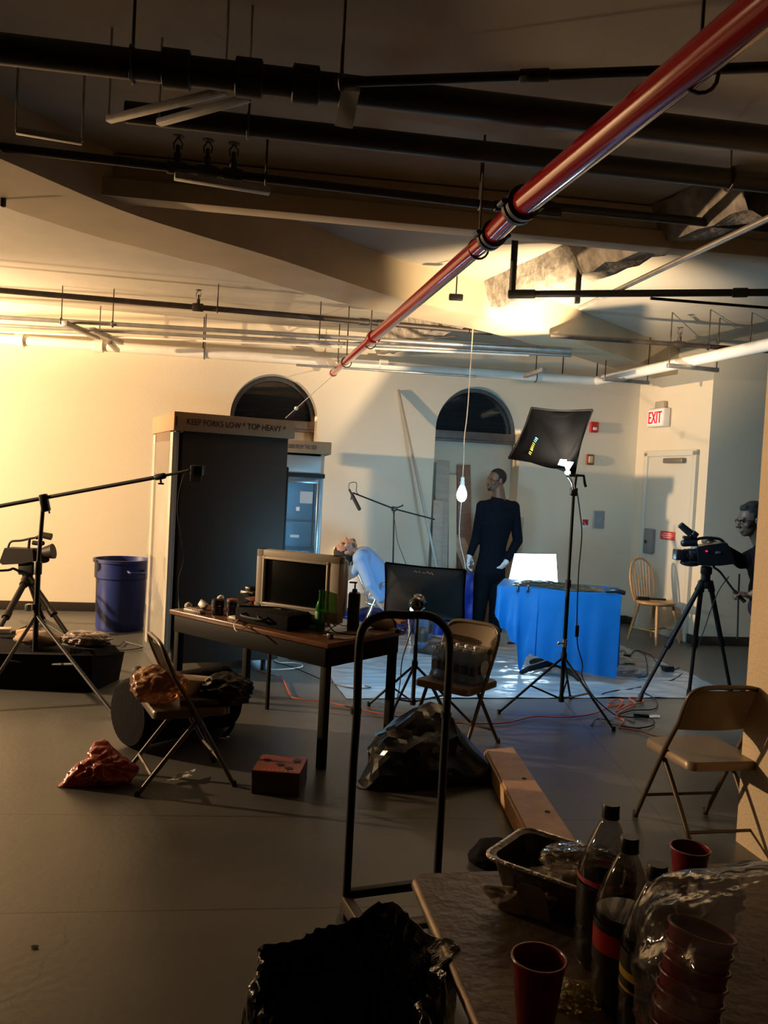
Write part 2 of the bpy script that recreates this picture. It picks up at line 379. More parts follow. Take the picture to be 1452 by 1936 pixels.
# door in the bay wall
dd = dw.normalized(); dn = V((dd.y, -dd.x, 0)) if V((dd.y, -dd.x, 0)).dot(V((-1, 0, 0))) > 0 else V((-dd.y, dd.x, 0)); dR = Matrix((dd, dn, V((0, 0, 1)))).transposed()
DH = 2.10; door_m = mat('grey_white_door_paint', (0.60, 0.57, 0.48), 0.4)
c = CR + dd*0.72
door = MB().box(c+dn*0.012+V((0, 0, DH/2)), (0.84, 0.02, DH), dR, 0.003).build('door_1', door_m); struct(door)
mb = MB()
for s in (-0.455, 0.455): mb.box(c+dd*s+dn*0.02+V((0, 0, DH/2+0.03)), (0.07, 0.05, DH+0.06), dR, 0.006)
mb.box(c+dn*0.02+V((0, 0, DH+0.035)), (0.98, 0.05, 0.07), dR, 0.006); mb.build('door_frame', door_m, door)
mb = MB().box(c+dd*0.12+dn*0.055+V((0, 0, DH-0.055)), (0.36, 0.06, 0.06), dR, 0.012); mb.build('door_closer', mat('grey_closer_metal', (0.22, 0.20, 0.17), 0.4, metal=0.5), door)
mb = MB().box(c-dd*0.27+dn*0.05+V((0, 0, 1.08)), (0.17, 0.055, 0.30), dR, 0.015); lk = mb.build('exit_alarm_lock', mat('grey_lock_case', (0.26, 0.26, 0.26), 0.4, metal=0.5), door)
MB().box(c-dd*0.30+dn*0.08+V((0, 0, 1.07)), (0.04, 0.012, 0.04), dR, 0.003).build('lock_cylinder', K['black'], lk)
MB().box(c+dd*0.05+dn*0.03+V((0, 0, 1.17)), (0.27, 0.006, 0.10), dR, 0.001).build('red_notice', mat('red_sign', (0.65, 0.05, 0.04), 0.5), door)
mb = MB()
for k in (-1, 0, 1): mb.box(c+dd*0.05+dn*0.034+V((0, 0, 1.17+k*0.022)), (0.20-abs(k)*0.05, 0.003, 0.008), dR)
mb.build('notice_lines', K['wht'], door)
# ------------------------------------------------------------------ the ceiling: curved soffit, girder, channel
def soffit():
    fr = [(-330, 170), (-140, 245), (0, 300), (225, 396), (380, 446), (530, 491), (726, 556), (860, 588), (1000, 618), (1110, 652), (1218, 688), (1330, 722)]
    wd = [0.62]*3+[0.60, 0.58, 0.55, 0.52, 0.50, 0.48, 0.46, 0.44, 0.42]
    P = [fl(x, y, 3.06) for x, y in fr]; P = smooth_pts(P, 4); N = len(P); mb = MB(); rings = []
    for i, p in enumerate(P):
        d = P[min(i+1, N-1)]-P[max(i-1, 0)]; n = V((-d.y, d.x, 0)).normalized(); w = wd[min(int(i*len(wd)/N), len(wd)-1)]
        q = p+n*w
        rings.append([mb.bm.verts.new(V(t)) for t in ((p.x, p.y, 3.06), (q.x, q.y, 3.06), (q.x, q.y, CZ), (p.x, p.y, CZ))])
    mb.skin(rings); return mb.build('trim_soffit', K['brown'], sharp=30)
struct(soffit())
def girder():
    a, b = fl(640, 697, 3.16), fl(1440, 395, 3.16); d = (b-a); n = V((-d.y, d.x, 0)).normalized()*0.18
    mb = MB(); N = 60
    def f(s, t):
        p = a+d*s + n*(t*2-1); e = abs(t*2-1)
        return V((p.x, p.y, 3.14 + 0.22*max(0, e-0.55)/0.45 + 0.035*nz(p, 6)+0.02*nz(p, 17)))
    mb.sheet(f, N, 12, 0.0)
    bm = mb.bm; bmesh.ops.translate(bm, verts=bm.verts, vec=(0, 0, 0.0))
    return mb.build('trim_girder', K['concrete'], sharp=60)
struct(girder())
def channel(name, y0, y1, z, w, h, m):                 # long boxed channel across the ceiling
    a, b = fl(-60, y0, z), fl(1700, y1, z); o = MB().bar(a+V((0, 0, h/2)), b+V((0, 0, h/2)), w, h, 0.004).build(name, m); return struct(o)
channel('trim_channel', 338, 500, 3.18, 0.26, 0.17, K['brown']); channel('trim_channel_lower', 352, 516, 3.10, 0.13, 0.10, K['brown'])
# ------------------------------------------------------------------ pipes and fittings under the ceiling
def ext(a, b, t): return a+(b-a)*t
def hanger(root, p, r, m=None, top=CZ):
    MB().cyl((p.x, p.y, p.z+r), (p.x, p.y, top), 0.006, None, 8).build('hanger_rod', m or K['iron'], root)
def clevis(root, p, r, d, m=None):
    x, y = frame(d); pts = [p + x*math.cos(t*math.pi/8)*(r+0.004) + y*math.sin(t*math.pi/8)*(r+0.004) for t in range(16)]
    MB().tube(pts, 0.006, 6, 0, False, True).build('pipe_clamp', m or K['iron'], root)
# red main running from above the camera to the back wall
RZ = 2.80; ra, rb = fl(630, 705, RZ), fl(1430, 40, RZ); dr = (rb-ra).normalized(); near = rb+dr*1.2
rp = thing('sprinkler_main', 'glossy red sprinkler main slanting across the dark ceiling', 'pipe', ra)
c1, c2, c3 = fl(930, 445, RZ), fl(985, 388, RZ), fl(706, 638, RZ)
MB().tube([near, c2], 0.056, 20).build('near_pipe_length', K['red'], rp)
MB().tube([c2, c1], 0.048, 20).build('middle_pipe_length', K['red'], rp)
MB().tube([c1, c3], 0.044, 20).build('far_pipe_length', K['red'], rp)
MB().tube([c3, ra], 0.036, 16).build('end_pipe_length', K['red'], rp)
for p, r in ((c1, 0.064), (c2, 0.074)):
    mb = MB().lathe([(r*.7, -.045), (r, -.04), (r, -.012), (r*.86, -.008), (r*.86, .008), (r, .012), (r, .04), (r*.7, .045)], p, dr, 20)
    x, y = frame(dr)
    for s in (-1, 1): mb.cyl(p+x*s*r*1.15-dr*.03, p+x*s*r*1.15+dr*.03, 0.012, None, 8)
    mb.build('coupling', K['soot'], rp)
for p in (c3,): MB().lathe([(.05, -.05), (.056, -.045), (.056, .045), (.05, .05)], p, dr, 16).build('coupling', K['red'], rp)
MB().lathe([(.043, -.02), (.043, .03), (.03, .04)], ra, dr, 16).build('end_cap', K['red'], rp)
for x, y in ((1322, 135), (905, 470), (700, 648), (655, 685)):
    p = fl(x, y, RZ); hanger(rp, p, 0.07); clevis(rp, p, 0.056 if x > 1000 else 0.047, dr)
for x, y in ((1330, 118),):
    pass
# black sprinkler branch along the back of the ceiling, with an upright head
def branch(label, pa, pb, z, r, m, heads=(), hang=(), coup=(), down=(), ext0=0.0, ext1=0.0, name='sprinkler_branch_pipe', cat='pipe', group=None):
    a, b = fl(*pa, z), fl(*pb, z); d = (b-a).normalized(); a = a-d*ext0; b = b+d*ext1
    t = thing(name, label, cat, a, 0, group); MB().tube([a, b], r, 14).build('pipe_run', m, t)
    def near_pt(px):                                     # point on the run that shows at column px
        lo, hi = 0.0, 1.0
        best = min((abs(px-(726+FP*((a+(b-a)*k/200-CP).dot(rt))/((a+(b-a)*k/200-CP).dot(fw)))), k) for k in range(201) if (a+(b-a)*k/200-CP).dot(fw) > .2)[1]
        return a+(b-a)*best/200
    for px in hang:
        p = near_pt(px); hanger(t, p, r); clevis(t, p, r+.004, d)
    for px in coup:
        p = near_pt(px); MB().lathe([(r, -.05), (r*1.3, -.045), (r*1.3, .045), (r, .05)], p, d, 14).build('coupling', m, t)
    for px in heads:
        p = near_pt(px); s = 1
        mb = MB().lathe([(r*1.3, -.05), (r*1.45, -.04), (r*1.45, .04), (r*1.3, .05)], p, d, 12)
        mb.cyl(p, p+V((0, 0, r+.05)), .018, None, 10).cyl(p+V((0, 0, r+.05)), p+V((0, 0, r+.09)), .011, None, 8)
        mb.tube([p+V((.018, 0, r+.07)), p+V((.022, 0, r+.10)), p+V((0, 0, r+.13))], .004, 6).tube([p+V((-.018, 0, r+.07)), p+V((-.022, 0, r+.10)), p+V((0, 0, r+.13))], .004, 6)
        mb.lathe([(.003, .0), (.028, .002), (.03, .006), (.003, .008)], p+V((0, 0, r+.128)), (0, 0, 1), 12)
        mb.build('sprinkler_head', m, t)
    return t
branch('rust-black sprinkler branch with upright head over the bright wall', (0, 549), (720, 611), 3.13, .026, K['iron'], heads=(377,), hang=(412,), coup=(690, 725), ext0=2.5, ext1=1.1)
branch('white insulated pipe along the top of the back wall', (0, 641), (1128, 720), 2.93, .055, K['white'], hang=(187, 385, 640, 1010), coup=(40, 190, 725), ext0=2.0, name='insulated_pipe')
branch('thin grey conduit beneath the white pipe by the left window', (560, 690), (900, 712), 2.80, .012, K['galv'], name='conduit')
branch('grey conduit bundle strapped beside the white back pipe, upper run', (0, 600), (1080, 664), 3.02, .022, K['galv'], hang=(118, 215, 606), ext0=2.0, name='conduit_bundle')
branch('grey conduit bundle strapped beside the white back pipe, lower run', (0, 615), (1080, 672), 3.0, .018, K['galv'], ext0=2.0, name='conduit_bundle')
branch('pale thin conduit hanging lowest under the conduit bundle', (0, 627), (1000, 672), 2.97, .011, K['white'], ext0=.5, name='conduit')
# white pipe that turns along the bay on the right
w0, w1 = fl(1128, 720, 2.93), fl(1470, 648, 2.93)
t = thing('insulated_pipe', 'white insulated pipe over the exit door bay, running to the pillar', 'pipe', w0)
MB().tube([w0, w1, w1+(w1-w0)*.25], .055, 14).build('pipe_run', K['white'], t)
MB().tube([w0+V((.10, .1, .06)), w1+V((.16, .05, .06))], .03, 12).build('companion_pipe', K['white'], t)
for k in (.22, .62):
    p = w0+(w1-w0)*k; MB().box(p+V((0, 0, -.07)), (.55, .04, .04), Matrix.Rotation(.25, 3, 'Z'), .003).build('strut_channel', K['galv'], t)
    for s in (-.25, .25): MB().cyl(p+V((s, s*.25, -.07)), (p.x+s, p.y+s*.25, CZ), .006, None, 8).build('hanger_rod', K['iron'], t)
for k, (x, y) in enumerate(((645, 688), (215, 655), (1010, 705))):
    p = fl(x, y, 2.86); mb = MB().box(p, (.05, .55, .04), Matrix.Rotation(ANG, 3, 'Z'), .003)
    o = mb.build('strut_channel', K['galv']); tag(o, ('short galvanised strut under the white pipe above the left window', 'short galvanised strut under the white pipe above the blue bin', 'short galvanised strut under the white pipe right of the right window')[k], 'strut', 'pipe struts')
    o2 = None
for k, (x, y) in enumerate(((140, 620), (190, 632))):
    p = fl(x, y, 2.98); o = MB().bar(p-V((.0, .25, 0)), p+V((.1, .35, -.02)), .06, .05, .004).build('pipe_bracket', K['galv'])
    tag(o, ('slanting metal bracket across the conduits, left one', 'slanting metal bracket across the conduits, right one')[k], 'bracket', 'slanting pipe brackets')
# dark pipes overhead
branch('big black drain pipe across the darkest part of the ceiling', (0, 92), (1452, 264), 3.02, .052, K['soot'], hang=(250, 640), coup=(340, 470, 575), ext0=1.2, ext1=1.0, name='drain_pipe')
branch('second black pipe behind the big drain pipe', (330, 222), (1452, 346), 3.10, .045, K['soot'], hang=(470, 1380), ext0=.2, ext1=1.0, name='drain_pipe')
branch('sooty sprinkler branch with three upright heads left of the red main', (0, 278), (960, 392), 3.12, .022, K['soot'], heads=(335, 390, 440), hang=(500, 905), coup=(950,), ext0=.8, ext1=.3)
branch('sooty sprinkler branch right of the red main coupling', (1010, 388), (1452, 432), 3.16, .024, K['soot'], coup=(1030,), ext0=.1, ext1=1.0)
branch('slim black pipe bending over the big drain pipe', (640, 156), (1452, 127), 2.98, .017, K['soot'], hang=(645,), coup=(1010,), ext1=.6, name='black_pipe')
branch('slim grey conduit slanting beneath the concrete girder', (1097, 582), (1452, 413), 3.02, .018, K['galv'], ext1=.8, name='conduit')
branch('black pipe with hanging elbow in front of the girder', (968, 556), (1452, 553), 2.98, .024, K['soot'], coup=(975, 1000, 1400), ext1=.6, name='black_pipe')
e0 = fl(968, 556, 2.98); o = MB().tube([e0+V((0, 0, .0)), e0+V((0, 0, CZ-2.98))], .024, 12).build('pipe_drop', K['soot']); tag(o, 'short vertical black pipe dropping from the ceiling to the elbow', 'pipe')
e1 = fl(1092, 560, 2.99); o = MB().box(e1+V((0, 0, .12)), (.035, .035, .34), None, .004).build('pipe_bracket', K['soot']); tag(o, 'black bracket hanging at the broken end of the girder', 'bracket')
branch('thin black pipe sloping beneath the elbow pipe on the right', (1230, 564), (1452, 582), 2.96, .010, K['soot'], ext1=.5, name='black_pipe')
branch('brown sprinkler branch under the lit soffit at the right', (1040, 634), (1405, 660), 3.02, .022, K['iron'], heads=(1285,), hang=(1338, 1418), ext1=.6)
branch('thin rusty rod hung from the girder left of the bulb cord', (560, 655), (862, 636), 3.05, .008, K['iron'], name='conduit')
for k, (x, y, L) in enumerate(((384, 660, .10), (1063, 712, .10), (1128, 715, .0))):
    p = fl(x, y, 3.0); mb = MB().cyl(p, (p.x, p.y, CZ), .008, None, 8).lathe([(.008, 0), (.02, .01), (.02, .04), (.008, .05)], p, (0, 0, -1), 10).lathe([(.003, .0), (.025, .003), (.003, .008)], p+V((0, 0, -.07)), (0, 0, 1), 10)
    mb.cyl(p-V((0, 0, .02)), p-V((0, 0, .07)), .006, None, 6)
    o = mb.build('pendent_sprinkler', K['iron']); tag(o, ('small sprinkler head hanging above the white pipe left of the window', 'small sprinkler head hanging right of the right window', 'small sprinkler head at the bend of the white pipe')[k], 'sprinkler', 'pendent sprinklers')
p = at(862, 562, 6.4); o = MB().box(p, (.11, .04, .05), None, .01).cyl(p, p+V((0, 0, .18)), .006, None, 6).build('ceiling_sensor', K['black']); tag(o, 'small black sensor hanging in front of the curved soffit', 'sensor')
p = at(6, 376, 4.6); o = MB().box(p, (.03, .03, .09), None, .01).cyl(p, p+V((0, 0, .12)), .012, None, 8).build('valve', K['soot']); tag(o, 'small dark valve at the left edge beneath the soffit', 'valve')
# racks and tag under the dark pipes
for k, (a, b, z) in enumerate((((30, 247), (155, 268), 3.0), ((205, 226), (425, 172), 3.0), ((300, 232), (470, 185), 3.02))):
    A, B = fl(*a, z), fl(*b, z); mb = MB().bar(A, B, .03, .025, .003)
    for p in (A, B): mb.cyl(p, (p.x, p.y, CZ), .005, None, 6)
    o = mb.build('strut_channel', K['galv']); tag(o, ('level metal strut at the far left of the dark ceiling', 'slanting metal strut under the drain pipe, upper one', 'slanting metal strut under the drain pipe, lower one')[k], 'strut', 'ceiling struts')
A = fl(330, 333, 3.05); B = fl(510, 362, 3.05); o = MB().bar(A, B, .05, .03, .003).build('strut_channel', K['galv']); tag(o, 'metal strut under the three upright sprinkler heads', 'strut', 'ceiling struts')
p = at(657, 203, 2.95); x, y = V((1, .1, 0)), V((.16, 0, 1))
o = MB().sheet(lambda s, t: p+x.normalized()*(s-.5)*.065+y.normalized()*(t-.5)*.135+V((0, .012*math.sin(t*4+s*2), 0)), 8, 10, .001).build('paper_tag', mat('grey_paper_tag', (0.33, 0.32, 0.29), 0.8)); tag(o, 'grey paper tag hanging from the big black drain pipe', 'tag')
# fine wires
def wire(name, pts, r, m, label, cat='cable', sm=5, group=None): o = MB().tube(pts, r, 6, sm).build(name, m); return tag(o, label, cat, group)
pa = RM(*(lambda q: (q.x*CA+q.y*SA, WV-.15))(fl(565, 768, 2.4))); 
wire('pull_string', [ra+V((0, 0, -.03)), at(590, 745, 8.6), at(560, 772, 8.3), at(540, 790, 7.4)], .004, K['white'], 'thin string hanging from the end of the red main', 'string', 4)
o = MB().ball(at(560, 772, 8.3), .02).build('string_knot', K['wht']); tag(o, 'small white knot on the string by the left window', 'knot')
# ------------------------------------------------------------------ things on the walls
wn = V((SA, -CA, 0)); wx = V((CA, SA, 0)); wR = Matrix.Rotation(ANG, 3, 'Z')
def wallpt(x, y, v=WV):
    d = ray(x, y); n = V((-SA, CA, 0)); return CP + d*((v)/d.dot(n))
reds = mat('red_alarm_plastic', (0.42, 0.02, 0.02), 0.4)
p = wallpt(1121, 808); t = thing('alarm_strobe', 'red fire alarm strobe on the wall behind the upper softbox', 'alarm', p)
MB().box(p+wn*.03, (.10, .06, .13), wR, .01).build('case', reds, t); MB().box(p+wn*.065+V((0, 0, -.02)), (.05, .012, .035), wR, .004).build('strobe_lens', K['wht'], t)
p = wallpt(1114, 869); t = thing('alarm_light', 'red framed alarm light between the strobe and the small signs', 'alarm', p)
MB().box(p+wn*.02, (.095, .04, .13), wR, .008).build('case', mat('dark_red_case', (0.24, 0.05, 0.03), 0.4), t); MB().box(p+wn*.045, (.055, .02, .085), wR, .006).build('lens', mat('amber_lens', (0.6, 0.42, 0.25), 0.15), t)
p = wallpt(1106, 990); t = thing('wall_sign', 'small red and white sign left of the grey panel', 'sign', p)
MB().box(p+wn*.004, (.085, .008, .12), wR, .001).build('sign_board', K['wht'], t); MB().box(p+wn*.0085+V((0, 0, .018)), (.075, .003, .07), wR).build('red_field', reds, t)
mb = MB(); mb.bar(p+wn*.011-wx*.025+V((0, 0, .02)), p+wn*.011+wx*.025+V((0, 0, -.04)), .018, .003); mb.build('white_stroke', K['wht'], t)
p = wallpt(1131, 982); t = thing('wall_panel', 'blue-grey framed panel on the wall left of the exit door', 'panel', p)
MB().box(p+wn*.012, (.145, .024, .22), wR, .004).build('frame', mat('tan_frame', (0.45, 0.38, 0.28), .5), t); MB().box(p+wn*.026, (.125, .004, .20), wR).build('face', mat('bluegrey_panel', (0.22, 0.26, 0.30), .3), t)
mb = MB(); mb.bar(p+wn*.029-wx*.03+V((0, 0, -.02)), p+wn*.029+wx*.03+V((0, 0, .02)), .008, .002); mb.build('white_mark', K['wht'], t)
# exit sign over the door
p = CR+dd*.50+dn*.06+V((0, 0, 2.56)); t = thing('exit_sign', 'lit exit sign with red letters above the bay door', 'sign', p)
MB().box(p, (.32, .09, .22), dR, .012).build('housing', mat('sign_housing', (0.7, 0.66, 0.6), .4), t)
MB().box(p+dn*.047, (.29, .004, .185), dR, .001).build('lit_face', mat('lit_sign_face', (0.8, 0.6, 0.55), .4, emit=(1, .45, .4), es=.55), t)
tx = -dd if (-dd).cross(V((0, 0, 1))).dot(dn) > 0 else dd
text('EXIT', 'exit_lettering', glow('exit_red', (1.0, .015, .03), 1.15), p+dn*.052-tx*.125+V((0, 0, -.07)), tx, (0, 0, 1), .14, .25, t, .004)
MB().box(p-dn*.02+V((0, 0, .15)), (.17, .05, .09), dR, .006).build('junction_box', mat('tan_junction_box', (0.36, 0.31, 0.24), .5), t)
# white radiator grille low on the wall behind the seated person
p = wallpt(668, 1105, WV-.03); p.z = .64; t = thing('wall_radiator', 'white slatted radiator cover low on the wall behind the blue-shirted person', 'radiator', p)
MB().box(p+V((0, 0, .17)), (.5, .08, .04), wR, .005).box(p+V((0, 0, -.15)), (.5, .08, .26), wR, .005).build('case', K['wht'], t)
mb = MB()
for k in range(11): mb.box(p+wx*(k-5)*.048+V((0, 0, .06)), (.016, .07, .2), wR)
mb.build('grille', K['wht'], t); MB().box(p-wn*.02+V((0, 0, .06)), (.49, .02, .2), wR).build('dark_core', mat('radiator_core', (.1, .095, .09), .8), t)
# long pole leaning on the back wall
a = wallpt(753, 737, WV-.02); b = fl(866, 1150, .0); b = RM(2.52, WV-.55, 0.01)
o = MB().bar(b, a, .03, .03, .003).build('leaning_pole', mat('grey_alloy_pole', (.34, .32, .28), .45, metal=.3)); tag(o, 'long square pole leaning slantwise between the two arched windows', 'pole')
# boards stored in the right arch
brown = wood('red_brown_board', (.20, .10, .07), (.27, .15, .10), .6); greyb = wood('grey_board', (.36, .33, .28), (.46, .42, .36), .6); tanb = wood('tan_board', (.36, .25, .17), (.45, .33, .23), .6)
def board(label, u0, v0, u1, v1, L, w, t, m):
    A, Bp = RM(u0, v0, .0), None; a = A; h = math.hypot(u1-u0, v1-v0); z = math.sqrt(max(L*L-h*h, .1)); b = RM(u1, v1, z)
    d = (b-a).normalized(); x = (wx - d*wx.dot(d)).normalized(); y = d.cross(x); R = Matrix((x, y, d)).transposed()
    c = (a+b)/2 + V((0, 0, w*.2 if abs(u1-u0) > .3 else .01)); o = MB().box(c, (w, t, L), R, .003).build('board', m); return tag(o, label, 'board', 'boards stored in the right arch')
board('wide grey board standing leftmost in the right arch', 2.50, 9.50, 2.52, 9.84, 1.92, .17, .03, greyb)
board('pale narrow board second from the left in the right arch', 2.66, 9.52, 2.66, 9.86, 1.78, .10, .03, ply_m)
board('red-brown board standing behind the hanging bulb', 2.84, 9.58, 2.80, 9.88, 1.90, .17, .025, brown)
board('tan board leaning slantwise behind the standing person', 3.12, 9.40, 2.72, 9.75, 1.12, .17, .03, tanb)
board('thin dark board leaning just right of the standing person', 3.40, 9.35, 3.48, 9.60, 1.30, .07, .03, greyb)
board('grey plank leaning at the left jamb of the right arch', 2.40, 9.35, 2.44, 9.62, 1.45, .12, .02, greyb)
# ------------------------------------------------------------------ refrigerators
FR = math.radians(25); fa = at(328, 1000, 6.42); fa.z = 0; fx, fy = V((math.cos(FR), math.sin(FR), 0)), V((-math.sin(FR), math.cos(FR), 0)); fR = Matrix.Rotation(FR, 3, 'Z')
FW, FD, FH = .90, .92, 1.93
t = thing('steel_refrigerator', 'tall stainless refrigerator wrapped in clear film beside the blue bin', 'refrigerator', fa+fx*FW/2+fy*FD/2, FR)
def fp(a, b, z): return fa+fx*a+fy*b+V((0, 0, z))
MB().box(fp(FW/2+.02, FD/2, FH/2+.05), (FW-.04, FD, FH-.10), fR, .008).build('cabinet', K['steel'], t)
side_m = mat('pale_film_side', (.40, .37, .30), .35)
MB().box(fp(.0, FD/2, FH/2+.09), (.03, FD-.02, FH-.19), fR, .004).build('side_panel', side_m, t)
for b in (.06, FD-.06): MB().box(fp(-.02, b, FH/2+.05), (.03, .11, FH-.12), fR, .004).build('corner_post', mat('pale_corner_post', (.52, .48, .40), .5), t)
MB().box(fp(-.022, FD/2, FH-.17), (.02, FD-.28, .34), fR, .003).build('cardboard_patch', mat('dark_card', (.16, .10, .06), .8), t)
MB().box(fp(FW+.01, .10, .95), (.03, .16, 1.5), fR, .01).build('door_edge', K['blackm'], t)
for a in (.10, FW-.10):
    for b in (.08, FD-.08): MB().cyl(fp(a, b, 0), fp(a, b, .11), .022, None, 10).build('foot', K['black'], t)
fm = film('wrap_film', (.92, .93, .95), .06, .30, .12, bump=.2, bscale=4)
MB().sheet(lambda s, q: fp(-.045-.015*nz((s*3, q*9, 1), 1), -.01+s*(FD+.02), .02+q*(FH-.1)) + fy*.02*nz((s*2, q*5, 4)), 10, 30).build('plastic_wrap', fm, t)
# cardboard lids
def lid(label, O, X, Y, R, w, d, z, h, txt, tw, over, side):
    c = O+X*w/2+Y*d/2; q = thing('cardboard_lid', label, 'cardboard lid', c+V((0, 0, z)), 0)
    MB().box(c+V((0, 0, z+h/2)), (w+2*over, d+2*over, h), R, .006).build('lid_shell', K['card'], q)
    MB().box(c+V((0, 0, z+h-.001))-X*(w/2+over-.02)-Y*(d/2+over+.001)+V((0, 0, -h*.5)), (.008, .004, h*.5), R).build('edge_fold', K['ink'], q)
    a = O-Y*(over+.003)+X*(side)+V((0, 0, z+h*.34)); text(txt, 'printed_warning', K['ink'], a, X, (0, 0, 1), h*.34, tw, q, .0008); return q
lid('cardboard lid capping the tall steel refrigerator, marked keep forks low', fa, fx, fy, fR, FW, FD, FH+.0, .145, 'KEEP FORKS LOW * TOP HEAVY *', .80, .04, .06)
gR = math.radians(9); ga = at(607, 1000, 8.5); ga.z = 0; gx, gy = V((math.cos(gR), math.sin(gR), 0)), V((-math.sin(gR), math.cos(gR), 0)); gM = Matrix.Rotation(gR, 3, 'Z'); GW, GD, GH = 1.02, .74, 1.87
ga = ga-gx*GW
def gp(a, b, z): return ga+gx*a+gy*b+V((0, 0, z))
t = thing('glass_door_cooler', 'glass-door drinks cooler standing behind the tall refrigerator', 'cooler', ga+gx*GW/2+gy*GD/2, gR)
mb = MB()
for a in (.02, GW-.02): mb.box(gp(a, GD/2, GH/2+.05), (.04, GD, GH-.1), gM, .004)
mb.box(gp(GW/2, GD-.02, GH/2+.05), (GW, .04, GH-.1), gM).box(gp(GW/2, GD/2, .16), (GW, GD, .25), gM, .004).box(gp(GW/2, GD/2, GH-.13), (GW, GD, .22), gM, .006)
mb.build('cabinet', mat('grey_cooler_case', (.33, .33, .33), .4, metal=.4), t)
MB().box(gp(GW/2, -.015, GH-.225), (GW+.02, .05, .045), gM, .004).build('header_trim', K['blackm'], t)
inn = mat('cooler_liner', (.42, .50, .56), .4)
MB().box(gp(GW/2, GD-.05, .9), (GW-.1, .01, 1.4), gM).build('back_liner', inn, t)
for z in (.55, .85, 1.15): MB().box(gp(GW/2, GD*.55, z), (GW-.1, GD*.7, .012), gM).build('wire_shelf', K['galv'], t)
gl = film('cooler_glass', (.72, .86, .95), .03, .55, .04)
for k in (0, 1):
    x0 = .03+k*.49; mb = MB()
    for a in (x0+.015, x0+.455): mb.box(gp(a, -.03, .93), (.035, .035, 1.34), gM, .004)
    for z in (.275, 1.585): mb.box(gp(x0+.235, -.03, z), (.47, .035, .04), gM, .004)
    d = mb.build('door', mat('blue_grey_door_frame', (.20, .26, .32), .25, metal=.6), t)
    MB().box(gp(x0+.235, -.03, .93), (.41, .012, 1.28), gM).build('glass', gl, d)
    MB().tube([gp(x0+(.40 if k == 0 else .07), -.06, .7), gp(x0+(.40 if k == 0 else .07), -.07, .95), gp(x0+(.40 if k == 0 else .07), -.06, 1.15)], .010, 8, 4).build('handle', K['chrome'], d)
    MB().box(gp(x0+.25, -.039, 1.30), (.035, .003, .04), gM).box(gp(x0+.23, -.039, 1.02), (.09, .003, .03), gM).build('sticker', K['wht'], d)
    MB().box(gp(x0+.33, -.037, 1.42), (.13, .003, .12), gM).build('notice', mat('grey_notice', (.4, .46, .5), .5), d)
for a in (.30, .43): MB().cyl(gp(a, .05, .3), gp(a, .05, 1.55), .013, None, 8).build('added_glow_tube', glow('cooler_streak_glow', (.50, .82, 1.0), 26.0), t)  # glowing tubes added inside, standing in for bright reflections in the door glass
lid('cardboard lid on the glass-door cooler, marked not to load from this side', ga, gx, gy, gM, GW, GD, GH+.0, .125, 'DO NOT LOAD FROM THIS SIDE', .43, .06, .50)
o = MB().sheet(lambda s, q: gp(.05+s*.02, -.18+.12*q, .0)+V((.02*nz((s, q, 3)), 0, .004+q*1.45))+gx*s*.05, 4, 10, .002).build('foil_strip', mat('silver_foil', (.6, .6, .6), .25, metal=.9)); o['label'] = 'silvery strip standing against the cooler door'; o['category'] = 'strip'
# blue bin
def bin_(label, c, R0, R1, H, name='trash_can'):
    q = thing(name, label, 'bin', c)
    prof = [(R0*.96, 0), (R0, .02), (R1*.93, H*.72), (R1*.99, H*.74), (R1, H*.95), (R1*1.06, H*.955), (R1*1.06, H), (R1*.98, H), (R1*.92, H*.74), (R0*.95, .04)]
    MB().lathe(prof, c, (0, 0, 1), 40, True, True).build('body', K['blue'], q)
    for s in (-.75, 2.5):
        d = V((math.cos(s), math.sin(s), 0)); x = V((-d.y, d.x, 0))
        MB().tube([c+d*R1*.98+x*.08+V((0, 0, H*.86)), c+d*(R1+.05)+x*.07+V((0, 0, H*.84)), c+d*(R1+.05)-x*.07+V((0, 0, H*.84)), c+d*R1*.98-x*.08+V((0, 0, H*.86))], .014, 8, 3).build('handle', K['blue'], q)
    return q
bc = fl(226, 1188); bin_('blue plastic trash can by the back wall left of the steel refrigerator', bc, .235, .265, .71)
